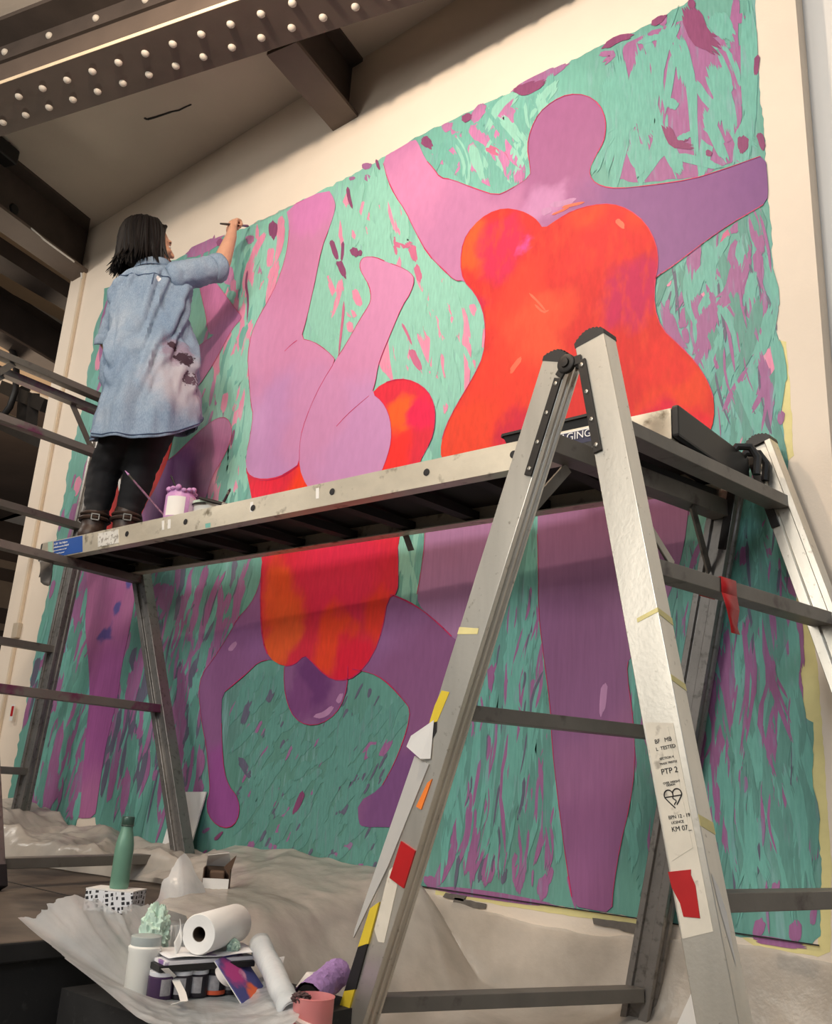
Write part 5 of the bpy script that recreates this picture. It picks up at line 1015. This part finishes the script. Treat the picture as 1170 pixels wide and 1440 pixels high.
# speaker-like black case low at the left edge
p = at_y(-6, 1060, 2.66); tag(MB().box(p + V(0, .25, 0), .12, .12, .2).build('black_case', BLACK, None, bevel=.02), 'black case just showing past the left wall end', 'case')
# foam board leaning on the wall behind the left trestle
bp = [at_z(x, y, ZP + .002) for x, y in ((212, 1212), (258, 1214))]
a, b_ = V(at_y(216, 1200, WY - .1).x, WY - .085, ZP), V(at_y(256, 1200, WY - .1).x, WY - .085, ZP); top = .33
m = MB(); w3 = V(0, .006, 0); P = [a, b_, b_ + V(0, .070, top), a + V(0, .070, top - .01)]
m.add(P + [p + w3 for p in P], [[0, 1, 2, 3], [4, 5, 6, 7], [0, 1, 5, 4], [1, 2, 6, 5], [2, 3, 7, 6], [3, 0, 4, 7]])
tag(m.build('foam_board', WHITE, None, smooth=0), 'narrow white board leaning on the wall behind the trestle leg', 'board')

# ------------------------------------------------------------------ dust sheets and the heap of paint things
SHEET = plastic('dusty_plastic_sheet', (214, 207, 197), .20, .20)
BAGM = plastic('frosted_plastic_bag', (240, 248, 252), .26, .20)
def ridged(p): return 1 - 2 * abs(noise.noise(p))
def fbm(p): return noise.noise(p) + .5 * noise.noise(p * 2.1) + .25 * noise.noise(p * 4.3)
def vor(p): return noise.voronoi(p)[0][0]
def crease(x, y, s, k): return vor(V(x * s, y * s, k)) + .45 * vor(V(x * s * 2.3 + 9, y * s * 2.1, k + 3)) - .55
SX0, SX1 = -3.05, .9
def sst(a, b, x):
    t = max(0, min(1, (x - a) / (b - a))); return t * t * (3 - 2 * t)
def wall_sheet(u, v):
    x = SX0 + (SX1 - SX0) * u; s = v * (.72 + .48 * sst(-2.52, -2.22, x) + .55 * max(0, min(1, (x + 2.15) / .60)) + .05 * math.sin(x * 7)); top = CZ - .128 * WY - .045 + .02 * math.sin(x * 5) - .01 * x + .012 * fbm(V(x * 6, 0, 3))
    h = top * .62; gz = (ZP + .012) * (1 - sst(-2.18, -1.72, x))
    if s < h: z = top - s; y = WY - .014 - .02 * (s / h) ** 2
    else:
        k = (s - h); z = max(.006, (top - h) * math.exp(-k * 3.2)); y = WY - .034 - k * .92
    z = max(z, gz + .008 + .10 * max(0, 1 - (WY - y) * 2.2) * (1 if gz > .02 else 0))
    f = .040 * crease(x * .8 + y * .3, y, 1.7, 1) + .012 * crease(x, y, 6, 4) + .012 * max(0, ridged(V(x * 3.2 + y * 2.6, y * 1.3 - x * .6, 21)) - .55) + .010 * fbm(V(x * 9, y * 9, z * 9)) + .03 * ridged(V(x * 1.4 + y * 1.5, y * 1.2, 5))
    a = min(1, v * 5)
    return V(x + .02 * fbm(V(y * 4, x * 2, 7)) * a, min(WY - .010, y - max(0, f) * a * .5), max(gz + .004, z + f * a * .7))
tag(MB().grid(wall_sheet, 220, 120).build('dust_sheet', SHEET, None, smooth=50), 'crumpled dusty plastic sheet taped under the mural and spread over the floor', 'sheet')
def heap(u, v):
    x = -6.2 + 3.5 * u; y0 = 1.80 + .28 * u + .10 * math.sin(u * 9); y = y0 + (WY - .02 - y0) * v
    h = .045 + .10 * crease(x, y, 2.6, 2) + .035 * crease(x, y, 7, 6) + .03 * ridged(V(x * 2.9 + y * 2, y * 3.0, 9)) + .11 * math.exp(-((x + 4.62) / .35) ** 2) + .012 * fbm(V(x * 9, y * 9, 4))
    e = min(1, v * 7, (1 - v) * 9, u * 20, (1 - u) * 14); lip = .045 * max(0, 1 - abs(v - .06) * 14)
    return V(x + .03 * fbm(V(x * 3, y * 3, 11)), y + .03 * fbm(V(x * 3, y * 3, 15)) * min(1, (1 - v) * 8), ZP + .006 + max(0, h) * e ** .7 + lip * (.5 + noise.noise(V(x * 5, 0, 1))) * e)
tag(MB().grid(heap, 220, 80).build('dust_sheet', SHEET, None, smooth=50), 'bulky crumpled plastic sheet heaped on the dark platform by the wall', 'sheet')
# frosted bag opened out round the paint things
BZ = .200                                                         # top of the low step the things stand on
rim = [(57, 1312, 1.22), (75, 1290, 1.26), (110, 1270, 1.33), (150, 1276, 1.43), (190, 1288, 1.53), (225, 1264, 1.69), (256, 1208, 1.80), (282, 1250, 1.84), (303, 1290, 1.87), (340, 1330, 1.80), (378, 1372, 1.68), (402, 1404, 1.56), (405, 1445, 1.40), (345, 1472, 1.28), (270, 1478, 1.235), (205, 1442, 1.22), (150, 1394, 1.21), (95, 1348, 1.20)]
RP = [at_y(*r) for r in rim]; nR = len(RP); bc = at_z(285, 1392, BZ + .004)
def bag(u, v):
    s = u * nR; i = int(s) % nR; t = s - int(s); g = lambda k: RP[(i + k) % nR]
    a, b_, c, d = g(-1), g(0), g(1), g(2); r = .5 * ((b_ * 2) + (c - a) * t + (a * 2 - b_ * 5 + c * 4 - d) * t * t + (b_ * 3 - a - c * 3 + d) * t ** 3)
    p = lerp(bc, r, v); dz = r.z - bc.z
    if dz > 0: p.z = bc.z + dz * max(0, (v - .42) / .58) ** 1.15
    else: p.z = bc.z + dz * max(0, (v - .80) / .20) ** 1.3
    fo = .030 * ridged(V(u * 24, v * 1.2, 3)) + .016 * ridged(V(u * 55, v * 2, 6)) + .085 * (vor(p * 8) + .5 * vor(p * 19) - .6) + .008 * fbm(p * 12)
    out = (r - bc); out.z = 0; out = out.normalized() if out.length > 1e-5 else V(1, 0, 0)
    k = max(0, (v - .3) / .7); p += out * fo * k * (.6 if dz > 0 else .9) + up * fo * k * .35
    lim = ZP + .006 if p.x < -2.19 else (BZ + .003 if (-2.16 < p.x < -1.60 and 1.30 < p.y < 1.82) else .004)
    p.z = max(p.z, lim); return p
tag(MB().grid(bag, 240, 60, closed=True).build('plastic_bag', BAGM, None, smooth=180), 'frosted plastic bag opened out around the paint jars and paper roll', 'bag')
# rolled plastic sheet beside the bag
rA, rB = at_z(412, 1426, .235), at_z(366, 1326, .31)
def roll(u, v):
    d = (rB - rA).normalized(); x = d.cross(up).normalized(); y = d.cross(x); a = 2 * math.pi * u * 2.2; r = .027 - .005 * u + .005 * noise.noise(V(v * 7, u * 4, 0))
    return rA + (rB - rA) * v + (x * math.cos(a) + y * math.sin(a)) * r
tag(MB().grid(roll, 56, 16).build('rolled_sheet', BAGM, None, smooth=60, solid=.0015), 'rolled-up plastic sheeting slanting down beside the painted card', 'sheet')

# --- water bottle on a patterned box
bx_ = at_z(155, 1283, ZP); b0 = V(at_y(122, 1262, 1.73).x, 1.73, ZP)
pr_ = NT('black_white_pattern'); tc = pr_.n('TexCoord').outputs['Object']; ck_ = pr_.n('TexBrick'); mp = pr_.n('Mapping'); mp.inputs['Scale'].default_value = (34, 34, 34); mp.inputs['Rotation'].default_value = (math.pi / 2, 0, .2)
pr_.l(tc, mp.inputs[0]); vo = pr_.n('TexVoronoi', distance='CHEBYCHEV'); vo.inputs['Scale'].default_value = 2.2; vo.inputs['Randomness'].default_value = .35; pr_.l(mp.outputs[0], vo.inputs[0])
pr_.l(ramp(pr_, vo.outputs['Distance'], [(.30, srgb((34, 34, 40))), (.34, srgb((222, 224, 228)))]), pr_.b.inputs['Base Color'])
hA, hB = at_z(116, 1281, ZP), at_z(183, 1287, ZP); hd = (hB - hA).normalized(); hn = V(-hd.y, hd.x, 0)
L = (hB - hA).length; hh = .058
t = thing('patterned_box', 'flat white box with a black block pattern under the green bottle', 'box', (hA + hB) / 2)
MB().box((hA + hB) / 2 + hn * .045 + up * (hh / 2 + .001), L / 2, .045, hh / 2, hd, hn, up).build('box_body', pr_.m, t, smooth=0, bevel=.003)
MB().box((hA + hB) / 2 + hn * .045 + up * (hh + .003), L / 2, .045, .002, hd, hn, up).build('box_lid', WHITE, t, smooth=0)
bb = (hA + hB) / 2 + hn * .045 + hd * .006 + up * (hh + .0055)
kx = at_y(166, 1256, bb.y); sc_b = .98
t = thing('water_bottle', 'sage green metal water bottle standing on the patterned box', 'bottle', bb)
GRN = mat('sage_green_enamel', (108, 150, 130), .35, .1, var=.05, scale=6)
MB().lathe([(k[0] * .72, k[1] * .72) for k in ((.036, 0), (.038, .006), (.038, .150), (.036, .175), (.030, .205), (.024, .228), (.0225, .245))], bb).build('body', GRN, t)
MB().lathe([(k[0] * .72, k[1] * .72) for k in ((.0235, .246), (.0255, .249), (.0255, .276), (.0235, .280), (.0005, .280))], bb).build('cap', mat('dark_green_cap', (66, 92, 82), .35, .3), t); MB().lathe([(k[0] * .72, k[1] * .72) for k in ((.024, .241), (.0262, .243), (.0262, .247), (.024, .249))], bb).build('neck_ring', mat('steel_ring', (110, 126, 118), .3, .8), t)
# --- white carton with open flaps
c0 = at_z(300, 1278, ZP); c0 = V(c0.x, c0.y, ZP + .022); cd = (Uh * .9 - Vh * .2).normalized(); cn = V(-cd.y, cd.x, 0)
t = thing('carton', 'small white carton with open flaps and a dark brown inside', 'box', c0)
BRN = mat('brown_card', (84, 66, 52), .85, var=.15)
cw, cdp, chh = .040, .040, .10
for x, y, w_, d_ in ((0, -cdp, cw, .0015), (0, cdp, cw, .0015), (-cw, 0, .0015, cdp), (cw, 0, .0015, cdp)):
    hgt = .07 if y < 0 else chh
    MB().box(c0 + cd * x + cn * y + up * hgt / 2, w_, d_, hgt / 2, cd, cn, up).build('side_panel', WHITE if y < 0 else BRN, t, smooth=0)
MB().box(c0 + up * .003, cw, cdp, .002, cd, cn, up).build('bottom', WHITE, t, smooth=0)
MB().add([c0 + cd * -cw + cn * cdp + up * chh, c0 + cd * cw + cn * cdp + up * chh, c0 + cd * (cw - .01) + cn * (cdp - .05) + up * (chh + .045), c0 + cd * (-cw + .005) + cn * (cdp - .05) + up * (chh + .035)], [[0, 1, 2, 3]]).build('flap', WHITE, t, smooth=0, solid=.0015)
MB().add([c0 + cd * cw + cn * -cdp + up * .08, c0 + cd * cw + cn * cdp + up * chh, c0 + cd * (cw + .012) + cn * (cdp - .01) + up * (chh + .035), c0 + cd * (cw - .02) + cn * -(cdp - .01) + up * .104], [[0, 1, 2, 3]]).build('flap', BRN, t, smooth=0, solid=.0015)
rbk = thing('wood_block', 'brown block inside the white carton', 'block', c0 + up * .006); MB().box(c0 + up * .048 + cn * .012, .024, .018, .042, cd, cn, up).build('block_body', mat('brown_block', (96, 74, 58), .7), rbk, smooth=0, bevel=.006)
# --- white jar with a grey lid
def base_at(px, py): p = at_z(px, py, BZ + .006); return V(p.x, p.y, BZ + .006)
jw = base_at(196, 1397)
t = pot('paint_jar', 'white paint jar with a grey lid, leftmost in the frosted bag', jw, .037, .120, mat('white_paint_jar', (226, 226, 220), .35, var=.03), mat('grey_lid', (170, 178, 176), .35, var=.05), 'paint jars in the bag', prof=[(.034, 0), (.037, .004), (.037, .088), (.039, .092), (.039, .100), (.033, .105), (.031, .118)])
MB().box(jw + up * .085 + V(.6, -.8, 0).normalized() * .0 , .001, .001, .001).build('dot', WHITE, t, smooth=0) if False else None
# --- five dark jars carrying sketchbooks
PURP = mat('purple_label', (58, 34, 72), .4, var=.08); JL = mat('pale_jar_lid', (206, 208, 214), .4, var=.04); GREYL = mat('grey_label', (150, 148, 152), .5, var=.2, scale=80)
rowd = None
jl = ('dark purple paint jar with a pale lid, next to the white jar', 'dark jar with a grey label, second from the white jar', 'dark jar with a grey label, middle one under the sketchbooks', 'dark jar with an orange foot, fourth from the white jar', 'dark jar half hidden by the painted card')
for k, px in enumerate((223, 251, 274, 299, 321)):
    jp = base_at(px, 1404 - k * 2.2)
    t = pot('paint_jar', jl[k], jp, .0285, .056, PURP if k == 0 else mat('dark_jar', (34, 28, 38), .35), JL if k < 3 else BLACK, 'paint jars in the bag')
    wrap_label(t, jp, .0285, .010, .044, .5 if k == 0 else 0, .9, GREYL)
    if k == 3: wrap_label(t, jp, .029, .003, .012, 0, 2.4, mat('orange_band', (206, 86, 52), .5), 'band')
# --- sketchbooks, paper pad
jA, jB = base_at(225, 1402), base_at(325, 1394); sd = (jB - jA).normalized(); sn = V(-sd.y, sd.x, 0); sz = BZ + .006 + .0577 + .002
def slab(name, label, cat, c, hl_, hd_, th_, m, edge=None, rot=0):
    x = sd * math.cos(rot) + sn * math.sin(rot); y = V(-x.y, x.x, 0); t = thing(name, label, cat, c)
    MB().box(c + up * th_ / 2, hl_, hd_, th_ / 2, x, y, up).build('cover', m, t, smooth=0, bevel=.001)
    if edge: MB().box(c + up * th_ / 2 - y * .003, hl_ - .002, hd_, th_ / 2 - .002, x, y, up).build('pages', edge, t, smooth=0)
    return t
sm = lerp(jA, jB, .52); sm.z = sz
slab('sketchbook', 'black sketchbook lying across the dark jars', 'book', sm + sn * .028, .120, .070, .013, BLACK)
slab('sketchbook', 'white paper pad with lilac stains on the black sketchbook', 'book', sm + sn * .030 + up * .0135 + sd * .004, .116, .068, .008, mat('lilac_stained_paper', (226, 224, 228), .7, var=.03, col2=(138, 104, 160), cov=(.56, .6), scale2=16), None, .04)
ps = sm + sn * .028 + up * .0225
sh = MB().grid(lambda u, v: ps + sd * (-.10 + .235 * u) + sn * (-.07 + .13 * v) + up * (.002 + .012 * max(0, u - .6) + .004 * (1 + noise.noise(V(u * 3, v * 3, 0)))), 12, 6).build('paper_sheet', mat('lilac_dabbed_paper', (230, 230, 232), .7, var=.02, col2=(170, 140, 190), cov=(.6, .66), scale2=14), None, solid=.001)
tag(sh, 'loose curled white paper under the towel roll', 'paper')
# --- paper towel roll
ra = ps + sd * -.030 + sn * -.060 + up * .052; rdir = (sd * .80 + sn * .60 + up * .03).normalized()
t = thing('paper_towel_roll', 'white paper towel roll lying on the sketchbooks', 'paper roll', ra)
x_ = rdir.cross(up).normalized()
MB().lathe([(.017, .002), (.043, 0), (.045, .003), (.045, .180), (.043, .183), (.017, .181), (.017, .002)], ra, rdir, 36).build('towel', mat('white_towel', (232, 231, 228), .85, var=.02, bump=.1, bscale=90), t)
MB().lathe([(.0168, .004), (.0168, .178), (.0155, .178), (.0155, .004), (.0168, .004)], ra, rdir, 24).build('core', mat('brown_core', (74, 60, 48), .9), t)
ts = MB().grid(lambda u, v: ra + rdir * (-.004 + .012 * math.sin(v * 3)) + x_ * (-.042 - .010 * u) + up * (.0 + .03 * u - .05 * v) - rdir * .015 * v, 5, 8).build('loose_towel', WHITE, t, solid=.0012)
# --- crumpled mint tissue (two)
MINT = mat('mint_tissue', (196, 222, 206), .8, var=.06, scale=12, col2=(70, 150, 126), cov=(.64, .7), scale2=10)
def crumple(c, r, seed, sx=1, sz_=1):
    def fn(u, v):
        a, b_ = 2 * math.pi * u, math.pi * (v - .5); n = V(math.cos(a) * math.cos(b_), math.sin(a) * math.cos(b_), math.sin(b_))
        k = r * (.7 + .45 * ridged(n * 2.2 + V(seed, 0, 0)) + .25 * ridged(n * 5 + V(0, seed, 0))); return c + V(n.x * k * sx, n.y * k * sx, n.z * k * sz_)
    return MB().grid(fn, 48, 28, closed=True)
cA = base_at(240, 1388); cA = lerp(cA, jw, .25) + sn * .10
tag(crumple(cA + up * .105, .034, 3, .9, 1.7).build('tissue', MINT, None, smooth=25), 'crumpled mint tissue with green paint beside the towel roll', 'tissue')
tag(crumple(ps + sd * .075 + sn * -.035 + up * .018, .014, 8).build('tissue', MINT, None, smooth=25), 'small mint tissue scrap at the right end of the sketchbooks', 'tissue')
# --- painted card and a roll of tape
k0_, k1_ = base_at(332, 1416), base_at(386, 1396); kd = (k1_ - k0_).normalized(); kn = (V(-kd.y, kd.x, 0) * .72 + up * .69).normalized()
cp = NT('painted_card'); pos = cp.n('NewGeometry').outputs['Position']; c_ = srgb((70, 72, 132)); kc = lerp(k0_, k1_, .5) + kn * .062
for p_, r_, col in ((kc - kd * .02 + kn * .015, .07, (176, 60, 130)), (kc + kd * .01 - kn * .05, .06, (226, 104, 60)), (kc + kd * .015, .04, (206, 150, 178)), (kc - kd * .06 + kn * .055, .04, (150, 150, 190))):
    d_ = cp.n('VectorMath', operation='DISTANCE'); cp.l(pos, d_.inputs[0]); d_.inputs[1].default_value = p_
    ad = cp.n('Math', operation='MULTIPLY_ADD'); cp.l(noise_tex(cp, 40, 5, vec=pos), ad.inputs[0]); ad.inputs[1].default_value = .05; cp.l(d_.outputs['Value'], ad.inputs[2])
    m_ = cp.n('MapRange'); cp.l(ad.outputs[0], m_.inputs[0]); m_.inputs[1].default_value = r_; m_.inputs[2].default_value = r_ * .7; m_.inputs[3].default_value = 0; m_.inputs[4].default_value = 1; c_ = mix(cp, m_.outputs[0], c_, srgb(col))
cp.l(c_, cp.b.inputs['Base Color'])
t = thing('painted_card', 'card painted blue, magenta and orange leaning on the last jar', 'card', k0_)
kz = kd.cross(kn); MB().box(lerp(k0_, k1_, .5) + kn * .062, .060, .062, .0012, (kd + kn * .12).normalized(), kn, kz).build('card_front', cp.m, t, smooth=0)
MB().box(lerp(k0_, k1_, .5) + kn * .062 - kz * .0025 * (1 if kz.y < 0 else -1) * -1, .061, .063, .0008, (kd + kn * .12).normalized(), kn, kz).build('card_back', WHITE, t, smooth=0)
tn = kz if kz.y < 0 else -kz
tr_c = lerp(k0_, k1_, .5) - kd * .026 + kn * .085 + tn * .004
t = thing('tape_roll', 'roll of white tape resting on the painted card', 'tape', tr_c)
MB().lathe([(.020, 0), (.027, 0), (.027, .018), (.020, .018), (.020, 0)], tr_c, tn, 28).build('tape_ring', mat('white_tape', (228, 220, 214), .6, var=.03), t); MB().lathe([(.0197, .001), (.0197, .017), (.0185, .017), (.0185, .001), (.0197, .001)], tr_c, tn, 24).build('core', mat('pale_core', (206, 186, 160), .8), t)
# --- strip of white ribbon over the jars
rbn = [at_y(232, 1362, jw.y - .01), at_y(246, 1376, jw.y + .03), at_y(256, 1396, jw.y + .0), at_y(259, 1408, jw.y - .02), at_y(246, 1412, jw.y - .03)]
m = MB(); m.add([p + sd * s for p in rbn for s in (-.009, .009)], [[i * 2, i * 2 + 1, i * 2 + 3, i * 2 + 2] for i in range(4)]); tag(m.build('paper_strip', WHITE, None, smooth=0, solid=.001), 'white paper strip dangling over the dark jars', 'strip')
# --- roller sleeve, roller box and pink kettle
pk0 = at_z(437, 1452, .12); kb = V(pk0.x, pk0.y, .004)
kb = at_y(436, 1470, 1.50); kb.z = .006; kb = V(kb.x, kb.y, .006)
PINKP = NT('pink_translucent_plastic'); PINKP.b.inputs['Base Color'].default_value = srgb((246, 158, 158)); PINKP.b.inputs['Roughness'].default_value = .35; PINKP.b.inputs['Transmission Weight'].default_value = .35; PINKP.m.name = 'pink_translucent_plastic'
zt_k = at_y(436, 1402, 1.50).z; hk = max(.1, zt_k - .006); rk = .043
t = thing('paint_kettle', 'pink translucent paint kettle with a white handle beside the ladder leg', 'kettle', kb)
MB().lathe([(rk * .84, 0), (rk * .88, .004), (rk, hk), (rk * 1.04, hk + .004), (rk * .97, hk + .005), (rk * .93, hk - .006), (rk * .82, .008), (.0005, .008)], kb).build('body', PINKP.m, t)
MB().lathe([(.0005, hk * .9), (rk * .92, hk * .9)], kb).build('paint', mat('coral_paint', (222, 92, 84), .4, var=.15, scale=20), t)
MB().tube([kb + V(math.cos(a) * rk * 1.03, math.sin(a) * rk * 1.03, hk * .84 - .012 * math.sin(a + 1)) for a in [-2.6 + i * .1 for i in range(28)]], .006, 6).build('handle', mat('white_handle', (236, 214, 208), .5), t)
tag(crumple(kb - V(rk * .3, rk * .95, 0) * .7 + up * (hk + .002), .012, 5, 1.4, .8).build('rag', mat('dark_rag', (92, 70, 70), .8, var=.3), None, smooth=25), 'dark paint-crusted lump on the pink kettle rim', 'rag')
r0_, r1_ = at_y(432, 1404, 1.62), at_y(477, 1366, 1.80)
rax = (r1_ - r0_).normalized(); rl = (r1_ - r0_).length
t = thing('roller_sleeve', 'fluffy lilac paint roller sleeve leaning up beside the pink kettle', 'roller', r0_)
RF = mat('lilac_fleece', (160, 128, 184), .9, var=.08, scale=40, bump=.3, bscale=200)
def fl(u, v):
    a = 2 * math.pi * u; x = rax.orthogonal().normalized(); y = rax.cross(x); n = x * math.cos(a) + y * math.sin(a); rr = .034 * (1 - .12 * max(0, v - .9) * 10) + .0035 * noise.noise(V(math.cos(a) * 5, math.sin(a) * 5, v * 14))
    return r0_ + rax * rl * v + n * rr
MB().grid(fl, 48, 40, closed=True).build('fleece', RF, t); MB().lathe([(.0005, 0), (.028, 0), (.028, rl * .97), (.024, rl), (.0225, rl), (.0225, rl - .03), (.0005, rl - .03)], r0_, rax, 28).build('core', BLACK, t)
MB().tube([r0_, r0_ - rax * .06, V(r0_.x, r0_.y - .02, .02)], .006, 8).build('frame', BLKM, t)
q0 = at_y(432, 1392, 1.78); bdx = rax; tag(MB().box(at_y(430, 1390, 1.80), .022, .022, .07, Uh, Vh, (rax * .8 + up * .2).normalized()).build('white_carton', WHITE, None, smooth=0, bevel=.003), 'white carton behind the lilac roller sleeve', 'box')
# --- white paper cone on the floor under the right trestle
pa = at_y(955, 1450, 2.2); pa.z = .012; pt_ = at_y(974, 1392, 2.25)
t = tag(MB().add([pa + V(-.10, -.02, 0), pa + V(.10, .05, 0), pa + V(.06, .16, 0), pt_], [[0, 1, 3], [1, 2, 3], [2, 0, 3], [0, 2, 1]]).build('white_sheet', WHITE, None, smooth=0), 'bright white folded sheet on the floor between the right trestle legs', 'sheet')
